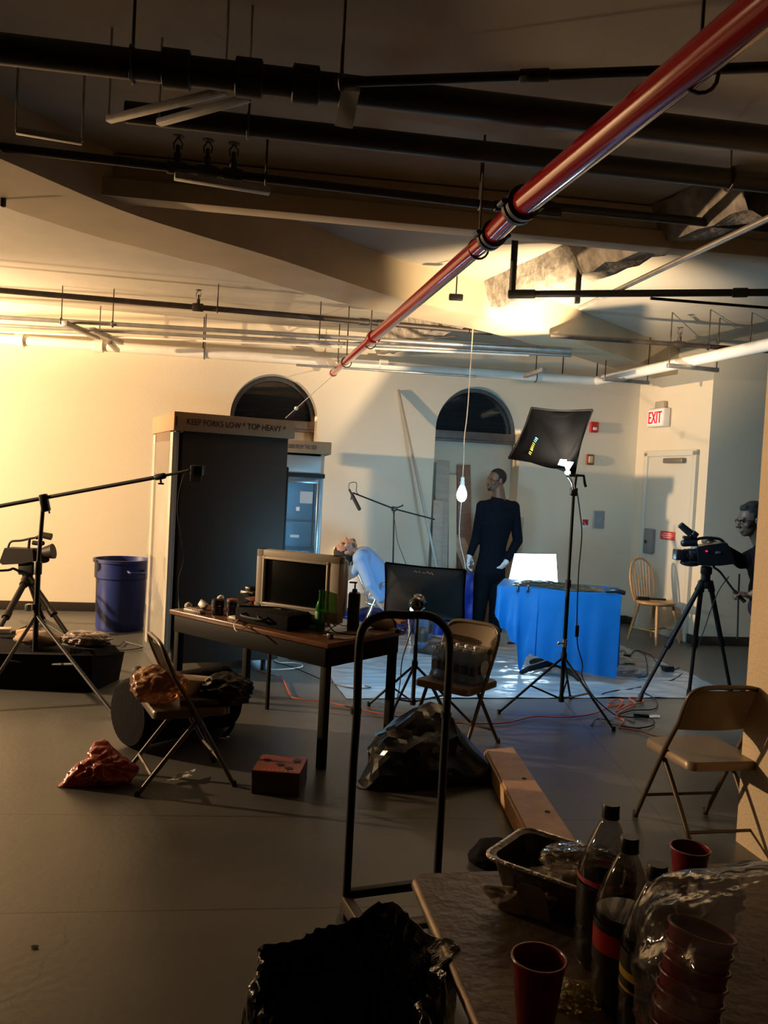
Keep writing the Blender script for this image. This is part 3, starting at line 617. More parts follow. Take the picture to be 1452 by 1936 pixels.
# ------------------------------------------------------------------ folding chairs
SC = 0.955
def folding_chair(label, loc, rz, m, pan):
    q = thing('folding_chair', label, 'chair', loc, rz, 'steel folding chairs'); r = .0115
    def P(x, y, z): return V((x*SC, y*SC, z*SC))
    for s in (-1, 1):
        MB().tube([P(s*.205, .25, .0), P(s*.205, .02, .42), P(s*.20, -.09, .60)], r, 10, 5).build('front_leg', m, q, local=True)
        MB().tube([P(s*.175, -.26, .0), P(s*.18, -.02, .30), P(s*.185, .08, .415)], r, 10, 3).build('rear_leg', m, q, local=True)
        MB().cyl(P(s*.205, .25, .0), P(s*.205, .243, .03), .015, None, 10).build('foot_cap', K['rubber'], q, local=True)
        MB().cyl(P(s*.175, -.26, .0), P(s*.175, -.252, .03), .015, None, 10).build('foot_cap', K['rubber'], q, local=True)
    pts = [P(-.20, -.09, .60), P(-.20, -.135, .70), P(-.185, -.155, .755), P(-.13, -.168, .785), P(0, -.172, .79), P(.13, -.168, .785), P(.185, -.155, .755), P(.20, -.135, .70), P(.20, -.09, .60)]
    MB().tube(pts, r, 10, 4).build('back_frame', m, q, local=True)
    def back(s, t):
        x = (s-.5)*.392; z = .555+t*.222; e = max(0, abs(s-.5)*2-.7)/.3; top = .222*(1-.42*e**2.2)
        z = .555+t*top; return P(x, -.075-(z-.6)*.47+.03*(1-(2*s-1)**2)*-1, z)
    MB().sheet(back, 20, 8, .012).build('backrest', pan, q, local=True)
    mb = MB(); pts = []
    for cx, cy, a0 in ((.16, .17, 0), (-.16, .17, 90), (-.15, -.15, 180), (.15, -.15, 270)):
        for k in range(6): a = math.radians(a0+k*18); pts.append((cx+.045*math.cos(a), cy+.045*math.sin(a)))
    c = [sum(p[0] for p in pts)/len(pts), sum(p[1] for p in pts)/len(pts)]
    loops = []
    for f, z in ((.97, .392), (1.0, .395), (1.0, .425), (.96, .436), (.80, .436), (.5, .431), (.01, .429)):
        loops.append([mb.bm.verts.new(P(c[0]+(p[0]-c[0])*f, c[1]+(p[1]-c[1])*f, z)) for p in pts])
    mb.skin(loops); mb.build('seat', pan, q, local=True)
    MB().cyl(P(-.205, .17, .145), P(.205, .17, .145), .008, None, 8).build('front_stretcher', m, q, local=True)
    MB().cyl(P(-.175, -.19, .10), P(.175, -.19, .10), .008, None, 8).build('rear_stretcher', m, q, local=True)
    return q
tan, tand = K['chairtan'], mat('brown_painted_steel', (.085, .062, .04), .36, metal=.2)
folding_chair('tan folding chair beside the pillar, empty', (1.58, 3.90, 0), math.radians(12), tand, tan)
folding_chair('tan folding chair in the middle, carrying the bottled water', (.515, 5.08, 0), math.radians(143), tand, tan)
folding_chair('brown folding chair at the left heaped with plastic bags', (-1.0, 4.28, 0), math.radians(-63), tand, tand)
# ------------------------------------------------------------------ windsor chair
def windsor():
    m = wood('honey_oak', (.42, .22, .08), (.55, .31, .13), .4)
    c = (fl(1195, 1207)+fl(1283, 1222))/2; q = thing('windsor_chair', 'honey oak windsor chair with hooped spindle back by the exit door', 'chair', c+V((.0, .05, 0)), math.radians(-146))
    S = .96
    def P(x, y, z): return V((x, y, z))*S
    mb = MB(); loops = []
    for f, z in ((.90, .435), (1.0, .45), (1.0, .468), (.95, .478), (.6, .468), (.02, .464)):
        loops.append([mb.bm.verts.new(P(math.cos(a)*.225*f*(1+.06*math.cos(2*a)), math.sin(a)*.215*f, z)) for a in [2*math.pi*k/28 for k in range(28)]])
    mb.skin(loops).build('seat', m, q, local=True)
    for sx in (-1, 1):
        for sy in (-1, 1):
            a, b = P(sx*.21, sy*.20, 0), P(sx*.14, sy*.13, .44)
            MB().tube([a, a+(b-a)*.3, a+(b-a)*.55, a+(b-a)*.8, b], [.012, .019, .017, .02, .015], 10).build('leg', m, q, local=True)
        MB().tube([P(sx*.187, -.175, .15), P(sx*.187, 0, .15), P(sx*.187, .175, .15)], [.008, .013, .008], 8).build('side_stretcher', m, q, local=True)
    MB().cyl(P(-.187, 0, .15), P(.187, 0, .15), .010, None, 8).build('cross_stretcher', m, q, local=True)
    hoop = [P(-.17, -.165, .46), P(-.205, -.20, .62), P(-.195, -.235, .78), P(-.13, -.262, .90), P(0, -.275, .945), P(.13, -.262, .90), P(.195, -.235, .78), P(.205, -.20, .62), P(.17, -.165, .46)]
    MB().tube(hoop, .0125, 10, 6).build('back_hoop', m, q, local=True)
    for k in range(7):
        x = (k-3)*.047; zt = .94-.20*(abs(x)/.195)**2.2; MB().cyl(P(x*.9, -.185, .46), P(x*1.15, -.19-(zt-.46)*.175, zt), .0065, .005, 8).build('spindle', m, q, local=True)
    return q
wc = windsor()
p = wc.location+V((-.12, -.02, .465)); q = thing('clamp_grip', 'black clamp lying across the seat of the windsor chair', 'clamp', p)
MB().bar(p+V((-.12, -.05, .02)), p+V((.02, -.05, .02)), .035, .04, .006).build('jaw', K['black'], q); MB().cyl(p+V((.02, -.05, .02)), p+V((.20, -.06, .02)), .012, None, 8).build('handle', K['black'], q)
# ------------------------------------------------------------------ desk and what is on it
DZ = .715; N0, R0, L0 = fl(620, 1217, DZ), fl(775, 1193, DZ), fl(320, 1152, DZ)
e2 = (L0-N0).normalized(); e1 = V((e2.y, -e2.x, 0)); e1 = e1 if e1.x > 0 else -e1; DL, DW = (L0-N0).length, .70
def dp(s, w, z=DZ): return N0+e2*s+e1*w+V((0, 0, z-DZ))
dM = Matrix((e2, e1, V((0, 0, 1)))).transposed()
if dM.determinant() < 0: dM = Matrix((-e2, e1, V((0, 0, 1)))).transposed()
q = thing('work_desk', 'long dark desk with brown laminate top carrying the silver television', 'desk', dp(DL/2, DW/2, 0))
MB().box(dp(DL/2, DW/2, DZ-.015), (DL, DW, .03), dM, .004).build('desktop', K['desk'], q)
dk = mat('dark_desk_metal', (.007, .006, .005), .6, spec=.1)
mb = MB(); mb.box(dp(DL/2, .03, DZ-.085), (DL-.06, .02, .11), dM, .003).box(dp(DL/2, DW-.03, DZ-.085), (DL-.06, .02, .11), dM, .003).box(dp(.03, DW/2, DZ-.085), (.02, DW-.06, .11), dM, .003).box(dp(DL-.03, DW/2, DZ-.085), (.02, DW-.06, .11), dM, .003)
mb.build('apron', dk, q)
for s, w in ((.05, .05), (.05, DW-.05), (DL-.05, .05), (DL-.05, DW-.05)): MB().box(dp(s, w, (DZ-.03)/2), (.045, .045, DZ-.03), dM, .004).build('leg', dk, q)
MB().box(dp(DL*.80, DW-.05, (DZ-.03)/2), (.022, .022, DZ-.03), dM, .003).build('middle_leg', dk, q)
# silver flat television
tv = mat('silver_tv_plastic', (.38, .335, .28), .45, spec=.3)
A, B = at(487, 1150, 5.12), at(644, 1166, 4.85); A.z = B.z = 0; tx = (B-A).normalized(); ty = V((-tx.y, tx.x, 0)); tM = Matrix((tx, ty, V((0, 0, 1)))).transposed(); TW = (B-A).length; TH = .40; zb = DZ+.045
def tp(a, b, z): return A+tx*a+ty*b+V((0, 0, z))
q = thing('television', 'silver widescreen television with a black screen standing on the desk', 'television', tp(TW/2, .05, DZ+.001))
mb = MB(); bz = .075
for c, s in (((.029, .0, zb+TH/2), (.058, .07, TH)), ((TW-.044, .0, zb+TH/2), (.088, .07, TH)), ((TW/2, .0, zb+TH-.026), (TW, .07, .052)), ((TW/2, .0, zb+.038), (TW, .07, .076))): mb.box(tp(*c), s, tM, .008)
mb.build('bezel', tv, q)
MB().box(tp(TW/2, .075, zb+TH/2), (TW*.94, .10, TH*.9), tM, .03).build('rear_shell', tv, q)
MB().box(tp(TW/2-.015, -.018, zb+TH/2+.01), (TW-.14, .01, TH-.12), tM, .002).build('screen', mat('dark_screen', (.004, .005, .005), .2, spec=.25), q)
mb = MB(); w, h = TW-.14, TH-.12
for s in (-1, 1): mb.box(tp(TW/2-.015+s*w/2, -.03, zb+TH/2+.01), (.014, .02, h+.02), tM, .003); mb.box(tp(TW/2-.015, -.03, zb+TH/2+.01+s*h/2), (w+.02, .02, .014), tM, .003)
mb.build('screen_surround', mat('pale_silver', (.46, .41, .35), .4), q)
MB().box(tp(TW/2, .05, DZ+.012), (TW*.5, .2, .022), tM, .006).box(tp(TW/2, .07, DZ+.05), (TW*.3, .07, .08), tM, .01).build('stand', tv, q)
MB().ball(tp(TW-.085, -.036, zb+.028), (.016, .004, .006), tM, 12).build('button', K['black'], q)
# small things on the desk
def deskpt(x, y, z=0): p = fl(x, y, DZ); p.z = DZ+z; return p
p = deskpt(604, 1192); t = thing('beer_bottle', 'green glass beer bottle near the front corner of the desk', 'bottle', p)
MB().lathe([(.028, .0), (.031, .006), (.031, .13), (.026, .155), (.014, .185), (.0125, .225), (.0145, .228), (.0145, .24), (.011, .24)], p, (0, 0, 1), 20).build('glass_body', film('green_glass', (.12, .62, .16), .30, .5, .04, (.03, .25, .05)), t)
MB().lathe([(.0312, .055), (.0316, .056), (.0316, .115), (.0312, .116)], p, (0, 0, 1), 20, False, False).build('paper_label', mat('green_label', (.04, .16, .05), .5), t)
p = deskpt(667, 1192); t = thing('pump_bottle', 'tall black pump bottle behind the cart handle on the desk', 'bottle', p)
MB().box(p+V((0, 0, .115)), (.072, .06, .23), None, .012).build('body', K['black'], t)
MB().cyl(p+V((0, 0, .225)), p+V((0, 0, .25)), .018, .014).build('collar', K['black'], t); MB().cyl(p+V((0, 0, .25)), p+V((0, 0, .285)), .005).bar(p+V((.012, 0, .288)), p+V((-.035, 0, .288)), .014, .010, .003).build('pump_head', K['black'], t)
p = deskpt(722, 1188); t = thing('cloth_pouch', 'crumpled tan pouch with a black strap on the right end of the desk', 'pouch', p)
lump(p+V((0, 0, .035)), (.085, .05, .04), 5, .14, 2.2, 3, DZ).build('body', mat('tan_pouch', (.34, .27, .19), .8), t); MB().tube([p+V((-.06, -.04, .06)), p+V((0, -.06, .085)), p+V((.07, -.03, .06)), p+V((.085, -.04, .01))], .005, 6, 4).build('strap', K['black'], t)
p = deskpt(735, 1180); o = MB().box(p+V((.04, .06, .012)), (.14, .06, .024), dM, .006).build('wooden_tray', wood('red_brown_tray', (.22, .08, .04), (.3, .12, .06), .4)); tag(o, 'small red-brown wooden tray at the far right of the desk', 'tray')
p = deskpt(752, 1198); o = lump(p+V((0, 0, .016)), (.02, .02, .016), 3, .2, 3, 2, DZ).build('lens_cap', K['black']); tag(o, 'small black cap beside the tan pouch on the desk', 'cap')
p = deskpt(648, 1203); o = MB().sheet(lambda s, t: p+e1*(s-.3)*.30+e2*(t-.5)*.17+V((0, 0, .004+.006*abs(nz((s*3, t*3, 2))))), 10, 8, .001).build('paper_sheet', mat('tan_paper', (.33, .25, .18), .8)); tag(o, 'brownish sheet of paper under the cable on the desk', 'paper')
wire('desk_cable', [tp(TW-.03, .0, DZ+.03), deskpt(615, 1185, .05), deskpt(630, 1195, .008), deskpt(650, 1202, .012), deskpt(690, 1204, .01)], .004, K['cable'], 'thin black cable running from the television over the desk corner', 'cable')
wire('desk_cable', [deskpt(618, 1198, .01), deskpt(637, 1190, .03), deskpt(650, 1187, .012), deskpt(663, 1183, .01)], .003, K['cable'], 'short black cable tangled in front of the pump bottle', 'cable')
wire('desk_cable', [deskpt(615, 1203, .008), deskpt(640, 1205, .006), deskpt(690, 1206, .007)], .003, K['white'], 'pale thin cable along the front of the desk', 'cable')
p = deskpt(624, 1208); o = MB().box(p+V((0, 0, .016)), (.03, .025, .03), dM, .004).build('binder_clip', K['black']); tag(o, 'little black clip at the front edge of the desk', 'clip')
# camera gear at the left end of the desk
p = deskpt(368, 1158); t = thing('remote_control', 'pale remote control at the left end of the desk', 'remote', p); MB().box(p+V((.0, 0, .01)), (.17, .05, .02), dM, .006).build('body', mat('brown_grey_plastic', (.20, .16, .13), .4), t)
mb = MB()
for i in range(6):
    for j in (-1, 0, 1): mb.box(p+e2*(i-2.5)*.024+e1*j*.013+V((0, 0, .022)), (.013, .008, .006), dM)
mb.build('keys', mat('pale_keys', (.5, .45, .4), .4), t)
p = deskpt(356, 1152); o = lump(p+V((0, 0, .02)), (.025, .02, .025), 4, .2, 3, 2, DZ).build('cork', mat('pale_lump', (.5, .42, .34), .7)); tag(o, 'small pale crumpled wrapper at the leftmost end of the desk', 'wrapper')
p = deskpt(384, 1152); o = MB().box(p+V((0, 0, .03)), (.07, .03, .05), Matrix.Rotation(.5, 3, 'Y') @ dM, .008).build('light_meter', mat('grey_plastic', (.33, .29, .26), .4)); tag(o, 'small grey gadget tilted behind the remote control', 'gadget')
def lens(label, x, y, r, h, cap):
    p = deskpt(x, y); t = thing('camera_lens', label, 'lens', p); MB().lathe([(r*.9, 0), (r, .01), (r, h*.4), (r*.93, h*.42), (r*.93, h*.55), (r*1.05, h*.57), (r*1.05, h)], p, (0, 0, 1), 20).build('barrel', K['black'], t)
    MB().lathe([(r*1.0, h), (r*1.0, h+.012), (r*.8, h+.016)], p, (0, 0, 1), 20).build('lens_cap', cap, t); MB().lathe([(r*1.055, h*.7), (r*1.065, h*.7), (r*1.065, h*.73), (r*1.055, h*.73)], p, (0, 0, 1), 20, False, False).build('ring', K['chrome'], t); return t
lens('squat black camera lens with pale top, leftmost of the gear on the desk', 412, 1162, .042, .085, K['black'])
p = deskpt(416, 1160, .10); o = lump(p, (.02, .02, .018), 8, .3, 3, 2).build('crumpled_tissue', K['paper']); tag(o, 'white crumpled scrap on top of the squat lens', 'tissue')
lens('black camera lens with brown cap beside the squat lens', 438, 1165, .035, .095, mat('brown_cap', (.26, .10, .05), .5))
p = deskpt(470, 1145); t = thing('still_camera', 'black still camera lying behind the lenses on the desk', 'camera', p)
MB().box(p+V((0, .05, .055)), (.14, .07, .09), dM, .012).box(p+V((.0, .05, .11)), (.06, .06, .04), dM, .01).build('body', K['black'], t); MB().cyl(p+V((-.01, .02, .055)), p+V((-.05, -.07, .05)), .036, .04, 20).build('lens', K['black'], t); MB().cyl(p+V((.05, .05, .10)), p+V((.05, .05, .115)), .012).build('dial', K['chrome'], t)
p = deskpt(490, 1115); p = dp(.52, .50); t = thing('flash_unit', 'black flash unit standing behind the still camera', 'flash', p)
MB().box(p+V((0, 0, .06)), (.06, .05, .12), dM, .008).box(p+V((0, 0, .155)), (.075, .07, .07), dM, .01).build('body', K['black'], t); MB().box(p+V((-.02, -.036, .16)), (.05, .004, .04), dM, .002).build('flash_head', K['chrome'], t)
p = deskpt(484, 1153); o = MB().lathe([(.02, 0), (.06, .01), (.075, .024), (.072, .026), (.05, .014)], p+V((0, .03, .05)), (0, 0, 1), 24).cyl(p+V((0, .03, 0)), p+V((0, .03, .05)), .02).build('small_dish', wood('copper_dish', (.30, .12, .06), (.4, .18, .09), .2)); tag(o, 'small copper-coloured dish beside the still camera', 'dish')
p = deskpt(446, 1172); o = MB().box(p+V((0, 0, .012)), (.09, .05, .02), dM, .006).build('battery_pack', mat('pale_pack', (.5, .45, .42), .4)); tag(o, 'pale battery pack in front of the brown-capped lens', 'battery')
q0 = dp(.60, .20); t = thing('equipment_case', 'flat black equipment case lying in front of the television', 'case', q0)
MB().box(q0+V((0, 0, .045)), (.46, .28, .09), dM, .015).build('shell', K['cloth'], t); MB().tube([q0+e2*.13-e1*.142+V((0, 0, .06)), q0+e2*.12-e1*.18+V((0, 0, .05)), q0-e2*.05-e1*.18+V((0, 0, .05)), q0-e2*.06-e1*.142+V((0, 0, .06))], .007, 8, 4).build('handle', K['rubber'], t)
MB().tube([q0+e2*.2-e1*.13+V((0, 0, .095)), q0+V((0, 0, .10)), q0-e2*.2+e1*.05+V((0, 0, .095))], .006, 6, 4).build('strap', K['black'], t)
wire('desk_cable', [deskpt(455, 1170, .01), deskpt(450, 1182, .01)-e1*.03, deskpt(462, 1186, .0)-e1*.05+V((0, 0, -.02)), deskpt(470, 1184, .01)], .004, K['white'], 'pale cable looping over the front edge of the desk', 'cable')
wire('desk_cable', [deskpt(500, 1160, .1), deskpt(490, 1172, .1), deskpt(488, 1185, .05), deskpt(510, 1188, .02)], .004, K['cable'], 'grey-black cable curling beside the equipment case', 'cable')
# ------------------------------------------------------------------ hand cart in front of the desk
cL, cR2 = fl(655, 1690, .20), fl(826, 1668, .20); cx = (cR2-cL).normalized(); cw = (cR2-cL).length
cy = V((.36, -.93, 0)).normalized()
q = thing('hand_cart', 'black tubular hand cart standing between the desk and the black trash bag', 'cart', V((cL.x+cR2.x, cL.y+cR2.y, 0))/2)
top = at(755, 1162, (cL.y+cR2.y)/2).z
ht = [cL, cL+V((0, 0, .35)), cL+V((0, 0, .72))]; T1 = cL+V((0, 0, top-.2-.02))
pts = [cL+V((0, 0, -.1)), cL+V((0, 0, .4)), cL+V((0, 0, .62))+cy*.01, cL+V((0, 0, top-.2-.10))+cx*.0, cL+V((0, 0, top-.2-.03))+cx*.02, cL+V((0, 0, top-.2))+cx*.08, (cL+cR2)/2+V((0, 0, top-.2)), cR2+V((0, 0, top-.2-.005))-cx*.08, cR2+V((0, 0, top-.2-.05))-cx*.02, cR2+V((0, 0, top-.2-.13)), cR2+V((0, 0, .55)), cR2+V((0, 0, -.1))]
MB().tube(pts, .0145, 14, 5).build('handle_tube', K['blackm'], q)
for c in (cL, cR2): MB().lathe([(.0145, -.012), (.019, -.01), (.019, .01), (.0145, .012)], c+V((0, 0, .63 if c is cL else .60)), (0, 0, 1), 12).build('tube_collar', K['blackm'], q)
MB().bar(cL, cR2, .03, .028, .003).build('cross_bar', K['blackm'], q)
for c in (cL, cR2): MB().bar(c+V((0, 0, -.03)), c+cy*.62+V((0, 0, -.03)), .035, .05, .004).build('side_rail', mat('worn_rail', (.07, .055, .045), .4, metal=.4), q)
MB().bar(cL+cy*.33+V((0, 0, -.05)), cR2+cy*.33+V((0, 0, -.05)), .05, .02, .003).build('deck_slat', mat('worn_rail', ()), q)
MB().bar(cL+cy*.15+V((0, 0, -.05)), cR2+cy*.15+V((0, 0, -.05)), .05, .02, .003).build('deck_slat', mat('worn_rail', ()), q)
for c in (cL, cR2):
    for k in (.0, .58):
        w = c+cy*k; MB().lathe([(.02, -.016), (.06, -.014), (.065, -.008), (.065, .008), (.06, .014), (.02, .016)], V((w.x, w.y, .065)), cx, 20).build('wheel', K['rubber'], q)
        MB().box((w.x, w.y, .115), (.03, .05, .09), Matrix.Rotation(math.atan2(cx.y, cx.x), 3, 'Z'), .003).build('caster_fork', K['blackm'], q)
# ------------------------------------------------------------------ stands, softboxes, lamps
def stand_legs(q, base, feet, ztop, zlow, m, r=.009):
    for f in feet:
        f = V((f.x, f.y, .012)); hub = V((base.x, base.y, ztop)); d = (f-hub)
        MB().tube([hub, f], r, 10).cyl(f-V((0, 0, .01)), f+V((0, 0, .02)), r*1.5, None, 10).build('leg', m, q)
        mid = hub+d*.52; MB().tube([V((base.x, base.y, zlow)), mid], r*.75, 8).build('brace', m, q)
    MB().lathe([(.018, -.03), (.022, -.025), (.022, .025), (.018, .03)], (base.x, base.y, ztop), (0, 0, 1), 14).build('hub_collar', m, q)
    MB().lathe([(.018, -.02), (.021, -.015), (.021, .015), (.018, .02)], (base.x, base.y, zlow), (0, 0, 1), 14).build('lower_collar', m, q)
# tall stand with the upper softbox
b = (fl(943, 1350)+fl(1160, 1382)+fl(1078, 1322))/3; b = V((b.x, b.y, 0)); bx, by = b.x, b.y
q = thing('light_stand', 'tall black light stand holding the raised softbox', 'light stand', b)
zt = at(1083, 930, by).z
MB().cyl((bx, by, .09), (bx, by, .95), .0155).build('lower_tube', K['blackm'], q); MB().cyl((bx, by, .95), (bx, by, zt), .0115).build('upper_tube', K['blackm'], q)
MB().lathe([(.016, -.03), (.02, -.028), (.02, .028), (.016, .03)], (bx, by, .95), (0, 0, 1), 14).build('clamp_collar', K['blackm'], q)
MB().lathe([(.015, -.03), (.018, -.028), (.018, .028), (.015, .03)], (bx, by, .52), (0, 0, 1), 14).cyl((bx-.015, by-.01, .52), (bx-.045, by-.03, .52), .006).ball((bx-.05, by-.03, .52), .012).build('locking_knob', K['chrome'], q)
stand_legs(q, b, [fl(943, 1350), fl(1160, 1382), fl(1078, 1322)], .42, .11, K['blackm'])
# raised softbox: a nylon pyramid whose open face looks away from the camera
def softbox(label, corners, hub, fcol, fs, sag=.02, nyl=None):
    nyl = nyl or K['soft']
    c = sum((V(k) for k in corners), V())/4; q = thing('softbox', label, 'softbox', c, 0)
    n = (corners[1]-corners[0]).cross(corners[3]-corners[0]).normalized()
    if n.dot(hub-c) > 0: n = -n
    for k in range(4):
        a, b_ = V(corners[k]), V(corners[(k+1) % 4])
        def f(s, t, a=a, b_=b_):
            e = a+(b_-a)*s; p = hub + (c-hub)*0 + (e-hub)*(.10+.90*t)
            out = (e-c).normalized(); return p + out*sag*2.2*math.sin(math.pi*t)*math.sin(math.pi*s)*1.0 - n*.03*math.sin(math.pi*t)*math.sin(math.pi*s) - out*sag*.9*math.sin(math.pi*s)*t
        MB().sheet(f, 12, 12, .004).build('nylon_panel', nyl, q)
    mb = MB()
    for k in range(4):
        a, b_ = V(corners[k]), V(corners[(k+1) % 4]); mid = (a+b_)/2; o2 = (mid-c).normalized(); mb.tube([a, mid-o2*sag*.9, b_], .008, 8, 6)
    mb.build('rim', K['soft'], q)
    MB().sheet(lambda s, t: (V(corners[0])*(1-s)+V(corners[1])*s)*(1-t)+(V(corners[3])*(1-s)+V(corners[2])*s)*t + (c-((V(corners[0])*(1-s)+V(corners[1])*s)*(1-t)+(V(corners[3])*(1-s)+V(corners[2])*s)*t))*.12 + n*.006, 8, 8).build('lit_diffuser', glow(fcol[0], fcol[1], fs), q)
    return q, n, c
S2 = [at(1005, 771, by+.42), at(1120, 775, by+.12), at(1086, 896, by+.02), at(962, 866, by+.26)]
hub2 = at(1066, 880, by-.12)
q, n, c = softbox('raised black softbox on the tall stand, tilted over the set', S2, hub2, ('daylight_face_high', (.34, .72, 1.0)), 65, .02)
tx = (S2[3]-S2[0]).normalized(); 
lc = at(1006, 842, by-.02)
for k, (z, w, m) in enumerate(((.055, .030, 'tag_cyan'), (.0, .034, 'tag_yellow'), (-.045, .022, 'tag_yellow'))):
    mm = mat(m, (.05, .35, .45) if 'cyan' in m else (.50, .42, .04), .5)
    p = hub2+(lc-hub2)*1.0; dcol = (S2[0]-S2[3]).normalized()
# printed mark along the left panel
a, b_ = S2[3], S2[0]; e = a+(b_-a)*.42; pp = hub2+(e-hub2)*.60; yd = (b_-a).normalized(); xd = (e-hub2).normalized(); nn = xd.cross(yd).normalized(); nn = nn if nn.dot(CP-pp) > 0 else -nn
pp = pp+nn*.035
for k, (o1, L, m) in enumerate(((.055, .05, mat('tag_cyan', (.05, .33, .42), .5)), (-.01, .07, mat('tag_yellow', (.45, .40, .04), .5)), (-.065, .03, mat('tag_dim', (.16, .14, .03), .5)))):
    mb = MB()
    for j in range(max(2, int(L/.014))): mb.bar(pp+yd*(o1-L/2+j*.014)-xd*.012, pp+yd*(o1-L/2+j*.014+.004)+xd*.012, .009, .002)
    mb.build('printed_mark', m, q)
t = thing('clamp_lamp', 'bright bare clamp lamp under the raised softbox, shining up', 'lamp', at(1072, 905, by-.36))
pl = at(1073, 893, by-.40); pu = pl+V((.0, .0, .065))
MB().lathe([(.010, .0), (.013, .012), (.034, .052), (.036, .058)], pl+V((0, 0, .012)), (0, 0, 1), 20, False, True).build('bulb', glow('clamp_bulb', (1.0, .80, .52), 10), t)
MB().lathe([(.018, 0), (.020, .01), (.018, .02)], pl-V((0, 0, .012)), (0, 0, 1), 16).build('bulb_neck', glow('clamp_bulb_neck', (1.0, .72, .5), 5), t)
hp = V((bx, by, zt))
MB().tube([pl-V((0, 0, .02)), (pl+hp)/2+V((.01, 0, .0)), hp], .010, 8, 3).build('arm', K['chrome'], t)
MB().box(hp+V((0, 0, .0)), (.05, .05, .06), None, .008).build('clamp_block', K['black'], t)
MB().tube([hp+V((-.05, 0, .115)), hp+V((.02, 0, .12)), hp+V((.065, 0, .12)), hp+V((.075, 0, .07)), hp+V((.085, 0, .04))], .010, 8).cyl(hp, hp+V((.01, 0, .12)), .012).build('tilt_handle', K['black'], t)
lamp('clamp_lamp_light', 'SPOT', pu+V((0, 0, .03)), 1000, (1.0, .72, .42), .02, fl(1012, 606, 3.1), 92, .9)
lamp('added_hot_spot', 'SPOT', pu+V((0, 0, .03)), 2200, (1.0, .74, .46), .02, fl(1008, 612, 3.06), 30, 1.0)  # extra narrow spot, added to brighten the hot patch on the soffit
wire('lamp_cable', [hp+V((.02, -.02, 0)), at(1096, 965, by-.05), at(1100, 1010, by-.06), at(1094, 1080, by-.05), at(1091, 1160, by-.05), at(1091, 1200, by-.06), at(1093, 1225, by-.06), at(1101, 1255, by-.08), at(1101, 1280, by-.1), at(1125, 1320, by-.25), fl(1165, 1353, .01), fl(1200, 1366, .01)], .0045, K['cable'], 'black cable dangling from the clamp lamp down the tall stand', 'cable')
p = at(1091, 1193, by-.06); o = MB().box(p, (.026, .026, .09), None, .008).build('inline_dimmer', K['black']); tag(o, 'black inline dimmer on the dangling lamp cable', 'dimmer')
# lower softbox, middle of the photo
b = V((fl(778, 1345).x, fl(778, 1345).y-.12, 0)); bx, by = b.x, b.y
q = thing('light_stand', 'low black light stand behind the middle folding chair', 'light stand', b)
zt = at(786, 1150, by).z
MB().cyl((bx, by, .08), (bx, by, .5), .0145).build('lower_tube', K['blackm'], q); MB().cyl((bx, by, .5), (bx, by, zt), .011).build('upper_tube', K['blackm'], q)
stand_legs(q, b, [fl(697, 1335), fl(722, 1392), fl(892, 1372)], .36, .10, K['blackm'])
S1 = [at(729, 1064, by+.30), at(880, 1078, by+.24), at(877, 1176, by+.20), at(727, 1166, by+.26)]
hub1 = at(789, 1143, by-.04)
q, n1, c1_ = softbox('low black softbox facing away toward the seated person', S1, hub1, ('daylight_face_low', (.32, .72, 1.0)), 50, .008, mat('grey_black_softbox_nylon', (.022, .021, .021), .7, bump=.2, bscale=7, spec=.15))
p0 = hub1+(((S1[0]+S1[1])/2)-hub1)*.78; xd = (S1[1]-S1[0]).normalized(); zd = (((S1[0]+S1[1])/2)-hub1).normalized(); nn = xd.cross(zd).normalized(); nn = nn if nn.dot(CP-p0) > 0 else -nn
mb = MB(); pts = [p0+nn*.016+xd*(-.07+k*.009)+zd*(.010*math.sin(k*1.9)+.006*math.sin(k*.7)) for k in range(17)]
mb.tube(pts, .0022, 5, 3).tube([p0+nn*.017+xd*(-.02)-zd*.016, p0+nn*.017+xd*(.012)-zd*.006, p0+nn*.017+xd*.0-zd*.022, p0+nn*.017+xd*.03-zd*.014], .002, 5, 3)
mb.build('silver_script', mat('silver_print', (.34, .31, .28), .5), q)
t = thing('studio_lamp', 'glossy round lamp head at the back of the low softbox', 'lamp', at(789, 1140, by-.1))
hp = at(789, 1141, by-.10); back = (hp-c1_).normalized()
mb = MB().lathe([(.004, .085), (.03, .08), (.048, .06), (.055, .03), (.055, -.02), (.06, -.03), (.06, -.045)], hp, (back), 24); mb.build('housing', mat('glossy_black', (.01, .011, .014), .06, coat=.8), t)
MB().tube([hp-V((0, 0, .03)), V((bx, by, zt))], .013, 10).build('yoke', K['blackm'], t)
hz = at(779, 1152, by-.16)
MB().ball(hz, (.014, .01, .019)).build('glowing_vent', glow('vent_leak', (.75, .90, 1.0), 12), t); MB().ball(at(787, 1156, by-.16), (.010, .008, .007)).build('glowing_vent', glow('vent_leak', (1, 1, 1), 12), t)
wire('lamp_cable', [hp+back*.05, hp+V((-.02, -.05, -.12)), at(772, 1210, by-.06), at(760, 1250, by-.05), at(755, 1300, by-.1), fl(735, 1395, .01)], .004, K['cable'], 'black cable dropping from the low softbox lamp', 'cable')
